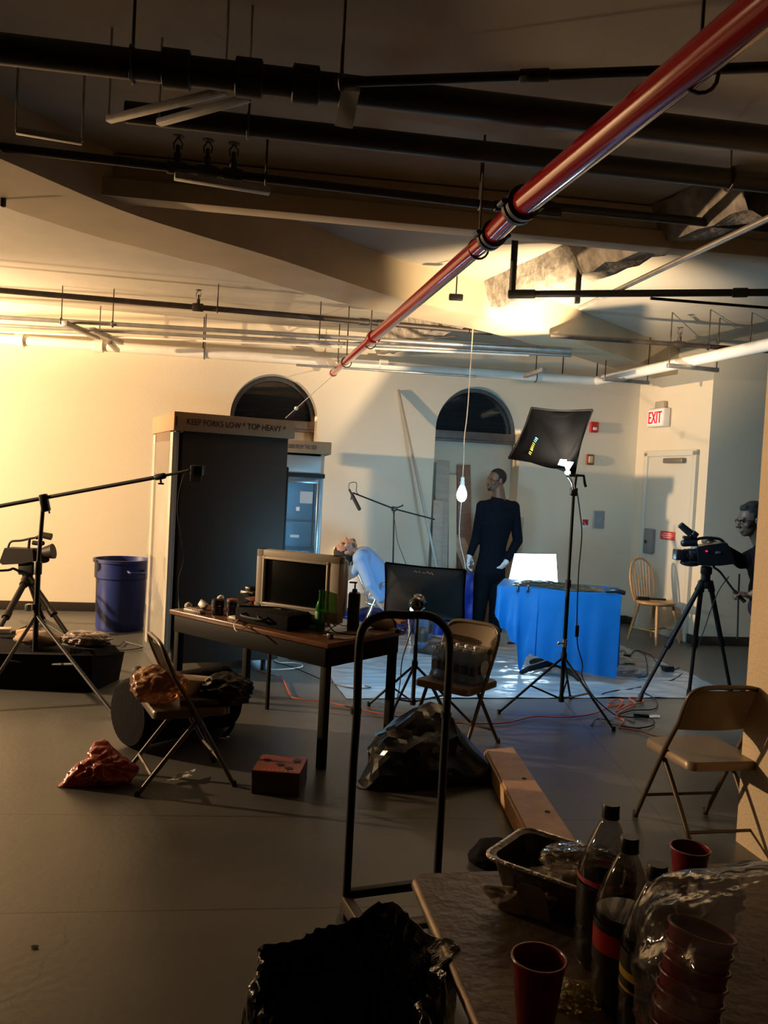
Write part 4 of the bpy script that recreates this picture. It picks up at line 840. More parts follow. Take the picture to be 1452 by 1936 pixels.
# microphone boom in front of the back wall
by = 8.55; b = fl(741, 1216); b = at(741, 1180, by); bx = b.x
q = thing('microphone_stand', 'black microphone boom stand behind the seated person', 'microphone stand', (bx, by, 0))
pv = at(745, 962, by); tip = at(668, 932, by-.05); tl = at(822, 982, by+.05)
MB().cyl((bx, by, .12), pv, .008, None, 10).build('pole', K['blackm'], q); MB().tube([tip, pv, tl], .0085, 10).build('boom_arm', K['blackm'], q)
MB().box(pv, (.055, .04, .05), None, .01).cyl(pv, pv+V((.08, -.02, .035)), .007, None, 8).ball(pv+V((.085, -.02, .04)), .010).build('boom_clutch', K['black'], q)
stand_legs(q, V((bx, by, 0)), [V((bx-.3, by-.16, 0)), V((bx+.3, by-.14, 0)), V((bx, by+.32, 0))], .28, .10, K['blackm'], .007)
t = thing('shotgun_microphone', 'black shotgun microphone hanging from the tip of the boom', 'microphone', at(670, 945, by-.06))
m0, m1 = at(660, 925, by-.08), at(679, 962, by-.12)
MB().cyl(m0, m0+(m1-m0)*.35, .011, None, 14).cyl(m0+(m1-m0)*.3, m1, .0195, None, 14).ball(m1, .0195).build('capsule', K['rubber'], t)
MB().tube([m0+(m1-m0)*.35+V((0, 0, .04)), m0+(m1-m0)*.30, m0+(m1-m0)*.45-V((.03, 0, .02))], .006, 8).tube([tip, m0+(m1-m0)*.3], .008, 8).build('shock_mount', K['black'], t)
MB().tube([m0, m0+V((.0, 0, .06)), m0+V((.07, 0, .07)), tip+V((.03, 0, .02)), tip+V((.05, 0, -.01))], .004, 6, 4).build('plug_lead', K['cable'], t)
wire('microphone_cable', [pv+V((-.01, -.02, -.03)), at(747, 990, by-.02), at(752, 1025, by-.02), at(762, 1052, by-.02), at(770, 1080, by-.02), at(775, 1150, by), (bx+.15, by-.1, .01)], .0035, K['cable'], 'thin cable hanging loosely from the microphone boom', 'cable')
# hanging bare bulb
bp = at(873, 935, 7.95); cz = at(886, 668, 7.95)
q = thing('hanging_bulb', 'bare glowing bulb hanging on a cord before the right window', 'lamp', bp)
MB().tube([V((bp.x+.02, bp.y, CZ)), V((bp.x+.012, bp.y, 2.4)), V((bp.x-.004, bp.y, 2.1)), V((bp.x, bp.y, 1.9)), bp+V((0, 0, .15))], .005, 8, 5).build('cord', mat('tan_cord', (.55, .40, .26), .6), q)
MB().lathe([(.010, .17), (.016, .165), (.019, .15), (.017, .135), (.022, .12), (.022, .085), (.018, .075)], bp, (0, 0, 1), 16).build('socket', K['wht'], q)
MB().lathe([(.004, -.072), (.028, -.062), (.045, -.035), (.050, -.005), (.046, .025), (.034, .055), (.022, .085)], bp, (0, 0, 1), 24).build('glass_bulb', glow('bulb_glow', (.70, .88, 1.0), 16), q)
lamp('hanging_bulb_light', 'POINT', bp-V((0, .0, .0)), 9, (.55, .80, 1.0), .06)
wire('thin_string', [bp+V((0, .0, -.07)), bp+V((.0, .02, -.4)), at(878, 1060, 7.95), at(880, 1075, 7.95)], .0025, K['white'], 'pale thin string dangling below the hanging bulb', 'string', 3)
# ------------------------------------------------------------------ blue table, glowing panel, floor film
TZ = .76; LA, RA = fl(945, 1108, TZ), fl(1170, 1126, TZ); ux = (RA-LA).normalized(); uy = V((-ux.y, ux.x, 0)); TL, TD = (RA-LA).length, .62
def bt(a, b, z): return LA+ux*a+uy*b+V((0, 0, z-TZ))
q = thing('pedestal_table', 'pedestal table hidden under the bright blue cloth', 'table', bt(TL/2, TD/2, 0))
bM = Matrix((ux, uy, V((0, 0, 1)))).transposed()
MB().box(bt(TL/2, TD/2, TZ-.02), (TL-.02, TD-.02, .03), bM, .006).build('tabletop', K['black'], q)
pc = bt(TL*.50, TD*.35, 0); MB().cyl(pc+V((0, 0, .06)), pc+V((0, 0, TZ-.03)), .045, None, 16).build('column', K['blackm'], q)
for k in range(4):
    a = math.radians(25+90*k); d = V((math.cos(a), math.sin(a), 0)); MB().tube([pc+V((0, 0, .10)), pc+d*.10+V((0, 0, .085)), pc+d*.28+V((0, 0, .05)), pc+d*.36+V((0, 0, .018))], [.035, .032, .025, .018], 10).build('foot', K['blackm'], q)
bcl = mat('bright_blue_cloth', (.006, .22, .62), .55, bump=.15, bscale=6)
bcl.node_tree.nodes['Principled BSDF'].inputs['Subsurface Weight'].default_value = 0.0
def hem(s):                                               # how low the front drop hangs, left to right
    K_ = [(0, .50), (.03, .47), (.05, .40), (.10, .38), (.13, .30), (.19, .28), (.215, .06), (.235, .035), (.27, .16), (.30, .20), (.5, .13), (.75, .08), (.97, .055), (1, .06)]
    for i in range(len(K_)-1):
        if s <= K_[i+1][0]: w = (s-K_[i][0])/(K_[i+1][0]-K_[i][0]); return K_[i][1]+(K_[i+1][1]-K_[i][1])*w
    return .06
def cl_front(s, t):
    h = hem(s); z = TZ+.003-(TZ-h)*t; a = -.02+s*(TL+.04)
    return bt(a, -.012-.02*t-.030*t*(.5+.5*math.sin(s*38+1.2*math.sin(s*9)))*(1.6 if s < .35 else .55)-.01*nz((s*5, t*3, 3)), z)
q = tag(MB().sheet(cl_front, 120, 24, .003).build('table_cloth', bcl), 'bright blue cloth draped over the pedestal table', 'tablecloth')
MB().sheet(lambda s, t: bt(-.02+s*(TL+.04), -.012+t*(TD+.03), TZ+.003+.003*nz((s*5, t*4, 1))), 30, 16, .003).build('cloth_top', bcl, q)
MB().sheet(lambda s, t: bt(TL+.022+.02*t*math.sin(s*9), -.01+s*(TD+.02), TZ+.003-t*(.62-.2*s)), 20, 12, .003).build('side_drop', bcl, q)
MB().sheet(lambda s, t: bt(-.022-.02*t*math.sin(s*9), -.01+s*(TD+.02), TZ+.003-t*(.25+.1*s)), 20, 12, .003).build('side_drop', bcl, q)
# crumpled dark foil and tools on the cloth
fo = mat('dark_foil', (.05, .07, .06), .22, metal=.7, bump=.6, bscale=20)
def pile(s, t):
    a, b = .10+s*.78, .08+t*.34; h = max(0, math.sin(math.pi*s)*math.sin(math.pi*t))**.5; p = bt(a, b+.06*math.sin(s*7), TZ+.008)
    return p+V((0, 0, h*(.02+.025*abs(ridge((s*7, t*4, 2), 1.0)))))
o = MB().sheet(pile, 60, 24).build('dark_foil_sheet', fo); tag(o, 'crumpled dark foil spread over the blue table cloth', 'foil')
for k, (a, b) in enumerate(((.16, -.012), (.245, -.012))):
    p = bt(a, b-.012, TZ-.005); o = MB().box(p, (.02, .03, .06), bM, .004).cyl(p+V((0, 0, .03))-ux*.0, p+V((0, 0, .03))-uy*.03, .006).build('spring_clamp', K['black']); tag(o, ('small black clamp on the front edge of the blue cloth, left one', 'small black clamp on the front edge of the blue cloth, right one')[k], 'clamp', 'clamps on the cloth edge')
o = MB().tube([bt(.9, .12, TZ+.015), bt(.98, .10, TZ+.03), bt(1.06, .11, TZ+.012)], .02, 8, 4).build('black_tape_roll', K['black']); tag(o, 'black rolled strip at the right of the foil on the blue table', 'tape')
# glowing white softbox panel on the far side of the table
P4 = [at(973, 1047, 8.35), at(1051, 1048, 8.25), at(1054, 1102, 8.2), at(961, 1102, 8.3)]
q = thing('glowing_softbox', 'blazing white softbox behind the blue table', 'softbox', (P4[2]+P4[3])/2)
cc = sum(P4, V())/4; pn = (P4[1]-P4[0]).cross(P4[3]-P4[0]).normalized(); pn = pn if pn.dot(CP-cc) > 0 else -pn
MB().sheet(lambda s, t: (P4[0]*(1-s)+P4[1]*s)*(1-t)+(P4[3]*(1-s)+P4[2]*s)*t+pn*.025*math.sin(math.pi*s)*math.sin(math.pi*t), 12, 12).build('lit_diffuser', glow('panel_face', (.60, .84, 1.0), 20), q)
mb = MB(); hb = cc-pn*.30
for k in range(4):
    a, b_ = P4[k], P4[(k+1) % 4]; mb.sheet(lambda s, t, a=a, b_=b_: hb+((a+(b_-a)*s)-hb)*(.12+.87*t), 4, 4, .004)
mb.build('nylon_shell', K['soft'], q)
MB().cyl((hb.x, hb.y, .0), hb, .012).build('stand_pole', K['blackm'], q); MB().box((hb.x, hb.y, .01), (.5, .04, .02), None).box((hb.x, hb.y, .01), (.04, .5, .02), None).build('stand_foot', K['blackm'], q)
# clear film on the floor
FPT = [fl(655, 1322), fl(1394, 1320), fl(1290, 1268), fl(1170, 1220), fl(1000, 1192), fl(800, 1190), fl(640, 1215), fl(612, 1252), fl(630, 1290)]
def inside(p):
    c = False; n = len(FPT)
    for i in range(n):
        a, b_ = FPT[i], FPT[(i+1) % n]
        if (a.y > p.y) != (b_.y > p.y) and p.x < (b_.x-a.x)*(p.y-a.y)/(b_.y-a.y)+a.x: c = not c
    return c
def floor_film():
    mb = MB(); bm = mb.bm; vs = [bm.verts.new(V((p.x, p.y, 0))) for p in FPT]; f = bm.faces.new(vs)
    bmesh.ops.triangulate(bm, faces=[f]); bmesh.ops.subdivide_edges(bm, edges=bm.edges[:], cuts=40, use_grid_fill=True)
    bmesh.ops.triangulate(bm, faces=bm.faces[:])
    for v in bm.verts:
        p = v.co; w = 1-min(1, abs((p-pc).length-.2)/2.2); v.co.z = .004+.004*max(0, ridge((p.x*.8, p.y*1.1, 0), 1.6, 2))**3+max(0, w)*.022*max(0, ridge((p.x*.8, p.y*2, 0), 3.2, 7))**3
    return mb.build('floor_film', mat('milky_floor_film', (.25, .30, .35), .2, bump=.2, bscale=6, spec=.6, var=.05, scale=3), sharp=180)
o = floor_film(); tag(o, 'milky plastic drop sheet spread over the floor under the blue table', 'drop sheet')
fw_m = film('crumpled_film', (.8, .86, .92), .35, .5, .1, (.6, .7, .8), bump=.6, bscale=20)
for k, (x, y, r, l) in enumerate(((1150, 1252, .20, 'crumpled clear film bunched under the right corner of the blue cloth'), (1190, 1278, .12, 'twist of clear film beside the cables right of the blue table'), (1010, 1222, .12, 'crumpled clear film by the left foot of the pedestal table'))):
    p = fl(x, y); o = lump(p+V((0, 0, .02)), (r, r*.6, .045), 11+k, .45, 3.5, 4, .005).build('film_bunch', fw_m); tag(o, l, 'film')
# blue tarp over a low bench behind the low softbox
A, B = at(880, 1190, 9.05), at(640, 1190, 9.1)
def tarp(s, t):
    # bench ~1.4 m long, draped
    A_ = fl(889, 1201); B_ = fl(640, 1192); p = B_+(A_-B_)*s; top = .48*(1/(1+math.exp(-(s-.62)*22)))+.20+.05*nz((s*6, 1, 2)); d = V((-.12, .99, 0))
    if t < .5: z = top*(t/.5)**.8; off = -.10*(1-t/.5)
    else: z = top-.02*(t-.5); off = (t-.5)*2*.42
    w = .03*ridge((s*5, t*3, 1), 1.7, 4)
    return V((p.x, p.y, max(.006, z+(.02*nz((s*9, t*6, 5)) if t > .1 else 0))))+d*(off+w)
o = MB().sheet(tarp, 70, 30, .003).build('blue_tarp', mat('royal_blue_tarp', (.012, .04, .42), .35, bump=.3, bscale=10)); tag(o, 'royal blue tarp draped low along the floor behind the low softbox', 'tarp')
o = MB().sheet(lambda s, t: (lambda p: V((p.x, p.y, .012+.05*max(0, math.sin(math.pi*s))*max(0, ridge((s*4, t*3, 0), 1.2, 5)))))(fl(545+s*95, 1225+t*22+8*s)), 40, 14, .002).build('blue_tarp', mat('royal_blue_tarp', ())); tag(o, 'blue tarp edge lying on the floor seen beneath the desk', 'tarp')
# ------------------------------------------------------------------ cameras and tripods
def tripod(label, top, feet, r, m, spreader=None, mid=.5):
    q = thing('tripod', label, 'tripod', V((sum(f.x for f in feet)/3, sum(f.y for f in feet)/3, 0)))
    for f in feet:
        d = (V((top.x, top.y, 0))-f); d.z = 0; h = top-V((0, 0, .03))-d.normalized()*.05; f = V((f.x, f.y, .012)); k = h+(f-h)*mid
        lg = MB().tube([h, k], r, 10).cyl(h-(f-h).normalized()*.03, h+(f-h).normalized()*.06, r*1.35, None, 10).build('leg', m, q)
        MB().tube([k, f], r*.72, 10).build('lower_section', m, lg); MB().cyl(k-(f-k).normalized()*.03, k+(f-k).normalized()*.04, r*1.25, None, 10).build('leg_lock', m, lg); MB().cyl(f-V((0, 0, .012)), f+(h-f).normalized()*.05, r*1.0, None, 10).build('rubber_foot', K['rubber'], lg)
    MB().lathe([(.05, -.06), (.06, -.05), (.06, -.01), (.05, 0), (.035, .01), (.035, .05)], top, (0, 0, 1), 20).build('bowl', m, q)
    return q
# operator's camera on the right
top = at(1334, 1098, 6.72); feet = [fl(1207, 1326), fl(1302, 1318), fl(1382, 1313)]
cx_ = sum(f.x for f in feet)/3; cy_ = sum(f.y for f in feet)/3
q = tripod('black tripod under the video camera at the right', top, feet, .020, K['blackm'], mid=.52)
hd = top+V((0, 0, .05)); MB().lathe([(.035, 0), (.045, .01), (.045, .06), (.03, .07)], hd, (0, 0, 1), 16).box(hd+V((0, 0, .10)), (.13, .07, .05), None, .008).build('fluid_head', K['blackm'], q)
ph0 = hd+V((.05, -.03, .08)); phm = at(1362, 1082, 6.6); ph1 = at(1408, 1138, 6.55)
MB().tube([ph0, at(1350, 1073, 6.62), phm, at(1385, 1113, 6.56), ph1], .009, 10, 4).build('pan_handle', K['blackm'], q); MB().tube([at(1388, 1117, 6.56), ph1], .015, 10).build('handle_grip', K['rubber'], q)
YC = 6.62
def cp(x, y, d=0.0): return at(x, y, YC+d)
q = thing('video_camera', 'black video camera with a red light aimed left on the right tripod', 'video camera', cp(1330, 1070))
def flat(pts, d, t, m, name, par=q, bev=0.004):
    P = [cp(x, y, d) for x, y in pts]; back = V((0, t, 0)); mb = MB(); mb.poly(P, [p+back for p in P])
    es = mb.bm.edges[:]; bmesh.ops.bevel(mb.bm, geom=es, offset=bev, segments=2, affect='EDGES'); return mb.build(name, m, par)
flat([(1318, 1034), (1340, 1030), (1375, 1026), (1384, 1042), (1392, 1066), (1360, 1070), (1322, 1068)], -.07, .14, K['black'], 'body')
c0, c1 = cp(1322, 1051), cp(1275, 1048); MB().cyl(c0, c0+(c1-c0)*.62, .052, .05, 24).lathe([(.05, 0), (.054, .005), (.054, .05), (.05, .055)], c0+(c1-c0)*.2, (c1-c0), 24).build('lens_barrel', K['black'], q)
MB().bar(c0+(c1-c0)*.6, c1, .10, .085, .006).build('lens_hood', K['black'], q)
MB().tube([cp(1320, 1042), cp(1316, 1022), cp(1330, 1017), cp(1345, 1017), cp(1362, 1020), cp(1372, 1030)], .012, 10, 4).build('top_handle', K['black'], q)
MB().cyl(cp(1292, 1027), cp(1316, 1026), .028, None, 16).ball(cp(1293, 1027), .028).build('monitor_grip', K['black'], q)
MB().cyl(cp(1286, 992, -.02), cp(1306, 1009, -.02), .026, .03, 16).box(cp(1312, 1010, -.02), (.05, .07, .045), Matrix.Rotation(.6, 3, 'Y'), .008).box(cp(1304, 1017), (.11, .04, .03), None, .006).build('viewfinder', K['black'], q)
MB().ball(cp(1336, 1042, -.078), (.009, .004, .006)).build('tally_light', glow('tally_red', (1, .02, .08), 2.2), q)
MB().box(cp(1358, 1045, -.073), (.045, .006, .02), None, .002).build('button_row', mat('grey_buttons', (.10, .10, .11), .4), q)
MB().ball(cp(1305, 1064), (.085, .05, .03)).build('hand_grip', K['black'], q)
wire('camera_cable', [cp(1378, 1090), cp(1360, 1115), cp(1345, 1150), cp(1326, 1205), fl(1310, 1240, .01), fl(1288, 1275, .01), fl(1250, 1291, .01), fl(1222, 1286, .01), fl(1205, 1280, .012)], .004, K['cable'], 'thin cable falling from the right video camera to the floor', 'cable')
wire('hanging_strap', [cp(1398, 1085, .1), cp(1396, 1130, .1), cp(1395, 1170, .1), cp(1394, 1208, .1)], .007, mat('dark_strap', (.03, .025, .022), .8), 'dark ribbed strap hanging beside the camera operator', 'strap', 4)
# camera at the left edge
top = at(52, 1092, 8.0); feet = [fl(132, 1208), fl(-18, 1222), fl(82, 1176)]
q = tripod('brown-black tripod under the camera at the left edge', top, feet, .030, mat('brown_black', (.010, .007, .006), .55, spec=.25), mid=.55)
MB().box(top+V((0, 0, .09)), (.15, .12, .12), None, .015).cyl(top, top+V((0, 0, .05)), .05).build('fluid_head', K['blackm'], q)
MB().tube([top+V((-.05, -.06, .06)), at(25, 1075, 7.9), at(15, 1078, 7.8), at(-25, 1080, 7.7)], .012, 8, 4).build('pan_handle', K['blackm'], q)
for a, b in ((0, 2), (0, 1), (1, 2)): MB().cyl(feet[a]+V((0, 0, .03)), feet[b]+V((0, 0, .03)), .014, None, 8).build('spreader_bar', K['blackm'], q)
YC = 8.0
q = thing('video_camera', 'old brown-black video camera pointing right at the left edge', 'video camera', cp(38, 1068))
bb = mat('brown_black', ())
flat([(8, 1036), (52, 1038), (62, 1038), (64, 1062), (40, 1066), (4, 1068), (-2, 1063)], -.08, .16, bb, 'body', q)
MB().cyl(cp(62, 1046), cp(84, 1045), .05, .048, 20).build('lens_barrel', bb, q); MB().cyl(cp(84, 1045), cp(101, 1042), .055, .075, 20).build('lens_hood', bb, q)
MB().tube([cp(15, 1036), cp(21, 1024), cp(40, 1022), cp(58, 1018), cp(66, 1017)], .011, 8, 3).cyl(cp(56, 1018), cp(54, 1038), .014, None, 8).build('top_handle', bb, q)
MB().cyl(cp(78, 1011), cp(97, 1015), .030, .034, 16).cyl(cp(68, 1017), cp(80, 1013), .018, None, 10).build('viewfinder', bb, q)
MB().cyl(cp(62, 1026), cp(80, 1028), .022, None, 12).ball(cp(80, 1027), .024).build('microphone', bb, q)
MB().ball(cp(80, 1058), (.07, .05, .035)).build('zoom_grip', bb, q)
# boom stand on the left with a small black lamp head
by = 6.05; b = at(64, 1285, by); bx = b.x
tz = at(82, 948, by); q = thing('boom_stand', 'tall black boom stand in front of the left camera', 'boom stand', (bx, by, 0))
MB().tube([(bx, by, .10), (bx, by, .85)], .020, 14).build('lower_tube', K['blackm'], q); MB().cyl((bx, by, .85), tz, .0155, None, 14).build('upper_tube', K['blackm'], q)
MB().lathe([(.02, -.05), (.028, -.045), (.028, .04), (.02, .05)], (bx, by, .85), (0, 0, 1), 14).build('clamp_collar', K['blackm'], q)
bl, bm1, bm2, bt2 = at(-60, 968, by+.1), tz+V((.02, 0, .03)), at(303, 901, by-.22), at(358, 889, by-.28)
MB().tube([bl, bm1], .0155, 12).tube([bm1, bm2], .0145, 12).tube([bm2, bt2], .010, 12).build('boom_arm', K['blackm'], q)
MB().box(tz+V((.01, 0, -.01)), (.06, .05, .13), Matrix.Rotation(-.25, 3, 'Y'), .012).cyl(tz+V((.03, 0, -.04)), tz+V((.06, -.03, -.08)), .007).build('boom_clutch', K['blackm'], q)
MB().lathe([(.018, -.04), (.022, -.03), (.022, .03), (.018, .04)], bm2, (bm2-bm1), 14).cyl(bm2, bm2+V((.01, -.01, -.05)), .008).box(bm2+V((.01, -.01, -.05)), (.04, .02, .012), None, .003).build('boom_lock', K['blackm'], q)
stand_legs(q, V((bx, by, 0)), [fl(217, 1356), fl(-45, 1345), fl(60, 1236)], .50, .13, K['blackm'], .013)
MB().box((bx-.04, by-.03, .56), (.05, .05, .05), None, .006).build('leg_bracket', K['galv'], q)
hp = at(371, 891, by-.28); t = thing('boom_light', 'small boxy black lamp head at the tip of the left boom', 'lamp', hp)
MB().box(hp+V((.01, 0, .005)), (.085, .09, .075), None, .008).build('housing', K['black'], t)
mb = MB()
for k in range(4): mb.box(hp+V((.005, 0, -.038-k*.010)), (.075, .08, .006), None, .002)
mb.build('cooling_fins', mat('dark_fins', (.03, .028, .026), .3, metal=.6), t); MB().cyl(bt2, hp-V((.03, 0, 0)), .014, None, 10).build('swivel', K['black'], t)
wire('boom_cable', [at(352, 892, by-.3), at(345, 905, by-.3), at(337, 940, by-.25), at(336, 975, by-.2), at(343, 1020, by-.1), at(347, 1060, by), at(338, 1095, by), at(338, 1145, by-.1), deskpt(340, 1152, .01)], .004, K['cable'], 'thin black cable hanging from the boom lamp to the desk', 'cable')
# ------------------------------------------------------------------ people
def limb(mb, pts, rs, n=14): return mb.chain([V(p) for p in pts], rs, n)
def head_bits(mb, c, f, u, s=1.0):
    # skull, jaw, nose, brow, lips, ears and neck root; f = the way the face looks, u = towards the crown
    f = f.normalized(); u = (u-f*u.dot(f)).normalized(); r = f.cross(u); M = Matrix((r, f, u)).transposed()
    P = lambda x, y, z: c + (r*x+f*y+u*z)*s
    mb.ball(P(0, -.012, .035), (.074*s, .094*s, .088*s), M, 20)
    mb.ball(P(0, .022, -.035), (.060*s, .068*s, .078*s), M, 20)
    mb.ball(P(0, .052, -.086), (.034*s, .032*s, .026*s), M, 14)
    mb.cone(P(0, .084, .012), P(0, .108, -.028), .010*s, .016*s); mb.ball(P(.014, .096, -.031), .010*s); mb.ball(P(-.014, .096, -.031), .010*s)
    mb.cone(P(-.036, .076, .026), P(.036, .076, .026), .012*s, .012*s)
    mb.ball(P(0, .086, -.060), (.026*s, .013*s, .008*s), M, 12); mb.ball(P(0, .085, -.073), (.024*s, .014*s, .009*s), M, 12)
    for k in (-1, 1):
        mb.ball(P(k*.046, .052, -.022), (.024*s, .030*s, .026*s), M, 12)
        mb.ball(P(k*.078, -.014, -.004), (.010*s, .020*s, .034*s), M, 12)
    return P, M
def hand_bits(mb, w, d, n, s=1.0, curl=.6, side=1):
    # palm, four bent fingers of unequal length and a thumb; d = towards the finger tips, n = out of the palm
    d = d.normalized(); n = (n-d*n.dot(d)).normalized(); a = d.cross(n)*side; M = Matrix((a, d, n)).transposed()
    mb.ball(w+d*.045*s, (.040*s, .056*s, .018*s), M, 14)
    for k, (o, L) in enumerate(((-.030, .070), (-.010, .080), (.011, .075), (.031, .058))):
        p0 = w+d*.085*s+a*o*s; ds, nn, p = d, n, p0; pts = [p0]
        for j, fr in enumerate((.45, .32, .25)):
            an = curl*(.6, 1.1, .9)[j]; ds = (ds*math.cos(an)+nn*math.sin(an)).normalized(); nn = (nn*math.cos(an)-(pts and d)*0).normalized(); nn = (n-ds*n.dot(ds)); nn = nn.normalized() if nn.length > .05 else -d
            p = p+ds*L*fr*s; pts.append(p)
        limb(mb, pts, [.0098*s, .0090*s, .0082*s, .0070*s], 10)
    t0 = w+d*.025*s-a*.032*s; t1 = t0-a*.022*s+d*.030*s+n*.012*s; t2 = t1-a*.004*s+d*.028*s+n*.012*s
    limb(mb, [w+d*.012*s-a*.015*s, t0, t1, t2], [.016*s, .014*s, .011*s, .009*s], 10)
def melt(mb, name, m, parent, vox, it=4, fac=.5):
    r = parent
    while r.parent: r = r.parent
    mb.bm.transform(r.matrix_basis.inverted()); o = mb.build(name, m, parent, local=True); return remesh(o, vox, it, fac)
def hair_cap(c, P, M, s=1.0, extra=(), front=.30, name='hair', m=None, parent=None, low=-.02, vox=.006):
    # a shell of hair over the skull, trimmed off the face
    mb = MB(); mb.ball(P(0, -.018, .040), (.079*s, .097*s, .092*s), M, 26)
    Mi = M.transposed(); kill = []
    for v in mb.bm.verts:
        q = Mi @ (v.co-c)/s
        if (q.y > .035 and q.z < .085+(-.25*(q.y-.095) if q.y > .095 else 0)*0) or q.z < low-(.05 if q.y < -.04 else 0): kill.append(v)
    bmesh.ops.delete(mb.bm, geom=kill, context='VERTS')
    bmesh.ops.solidify(mb.bm, geom=mb.bm.faces[:], thickness=.010*s)
    for e in extra: mb.ball(*e)
    return melt(mb, name, m or K['hair'], parent, vox, 2)
# ---- the standing person, dressed in black with white gloves
YM = 9.22
def sp(x, y, d=0.0): return at(x, y, YM+d)
root = thing('person', 'standing person in black clothes and white gloves looking left at the hanging bulb', 'person', V((sp(915, 1190).x, YM, 0)))
hc = sp(938, 909); fd = V((-.92, -.38, .02)); ud = V((.06, 0, 1))
body = MB(); P, HM = head_bits(body, hc, fd, ud, 1.07)
chest = sp(938, 985); belly = sp(932, 1045); hip = sp(925, 1082)
neck0 = sp(942, 928, .01); neck1 = sp(943, 945, .03)
limb(body, [hc+V((.015, .02, -.05)), neck0, neck1], [.066, .070, .082])
shL, shR = sp(912, 958, -.02), sp(971, 959, .05)
elL, elR = sp(900, 1018, .04), sp(979, 1022, .10); wrL, wrR = sp(888, 1050, -.03), sp(957, 1062, -.06)
M3 = Matrix.Rotation(.12, 3, 'Z')
body.ball(chest, (.15, .10, .19), M3).ball(belly, (.13, .09, .18), M3).ball(hip, (.14, .10, .12), M3)
limb(body, [shL, elL, wrL], [.045, .036, .027]); limb(body, [shR, elR, wrR], [.045, .036, .027])
hpL, hpR = sp(913, 1092, -.01), sp(939, 1094, .03); knL, knR = sp(908, 1142, -.04), sp(938, 1146, .0); anL, anR = sp(901, 1183, .0), sp(936, 1188, .03)
limb(body, [hpL, knL, anL], [.075, .05, .04]); limb(body, [hpR, knR, anR], [.075, .05, .04])
hand_bits(body, wrL, sp(886, 1066, -.04)-wrL, V((.8, -.5, 0)), .95, .35, 1); hand_bits(body, wrR, sp(945, 1076, -.08)-wrR, V((-.7, .1, -.4)), .95, .7, -1)
bo = melt(body, 'body', K['skin'], root, .007, 3, .4)
sh = MB(); bl_ = mat('navy_black_shirt', (.004, .006, .012), .85, bump=.25, bscale=25, spec=.12)
for k_ in range(15):
    w_ = k_/14; c_ = sp(940, 974)*(1-w_)+sp(926, 1082)*w_; wd_ = .178+.022*math.cos(w_*5.2)-.006*w_
    sh.ball(c_, (wd_, wd_*.68, .085), M3, 20)
for k_ in (shL, shR): sh.cone(neck1+V((0, 0, -.02)), k_, .055, .062, 14)
sh.cone(shL, shR, .072, .072, 16); sh.cone(neck1+V((-.005, 0, .035)), chest, .078, .12, 16)
limb(sh, [shL, elL, wrL+(elL-wrL)*.10], [.068, .055, .042]); limb(sh, [shR, elR, wrR+(elR-wrR)*.10], [.070, .058, .042])
melt(sh, 'shirt', bl_, root, .009, 5)
tr = MB(); limb(tr, [hpL, knL, anL+V((0, 0, -.03))], [.105, .080, .078], 16); limb(tr, [hpR, knR, anR+V((0, 0, -.03))], [.105, .080, .078], 16); tr.ball(hip+V((0, 0, -.03)), (.165, .12, .12), M3, 18)
melt(tr, 'trousers', mat('black_trousers', (.004, .005, .008), .85, bump=.2, bscale=20, spec=.12), root, .009, 5)
for f, d in ((anL, V((-.55, -.8, 0))), (anR, V((-.25, -.95, 0)))):
    mb = MB(); d = d.normalized(); g = V((f.x, f.y, 0)); limb(mb, [g-d*.05+V((0, 0, .05)), g+d*.06+V((0, 0, .045)), g+d*.16+V((0, 0, .036))], [.05, .047, .036], 14)
    o = melt(mb, 'shoe', K['rubber'], root, .007, 3)
    for v in o.data.vertices:
        if v.co.z < .002: v.co.z = .002
glv = mat('white_glove', (.80, .80, .82), .7)
for w, e, tip, n, cu, sd in ((wrL, elL, sp(886, 1066, -.04), V((.8, -.5, 0)), .35, 1), (wrR, elR, sp(945, 1076, -.08), V((-.7, .1, -.4)), .7, -1)):
    mb = MB(); hand_bits(mb, w, tip-w, n, 1.10, cu, sd); limb(mb, [w+(e-w)*.16, w, w+(tip-w)*.15], [.034, .032, .030]); melt(mb, 'glove', glv, root, .0045, 2, .4)
hair_cap(hc, P, HM, 1.07, parent=root)
mb = MB(); mb.ball(P(0, .070, -.094), (.026, .022, .020), HM, 12).cone(P(-.030, .080, -.055), P(-.030, .070, -.085), .005, .006).cone(P(.030, .080, -.055), P(.030, .070, -.085), .005, .006).cone(P(-.022, .094, -.049), P(.022, .094, -.049), .004, .004)
melt(mb, 'beard', K['hair'], root, .004, 1)
for k in (-1, 1): MB().ball(P(k*.031, .080, .008), (.012, .006, .006), HM, 10).build('eye', mat('dark_eye', (.02, .015, .012), .2), root)
p = sp(889, 1072, -.06); o = MB().bar(sp(889, 1060, -.07), sp(884, 1082, -.07), .012, .012, .003).build('small_knife', K['chrome']); tag(o, 'small bright metal tool in the gloved hand of the standing person', 'tool')
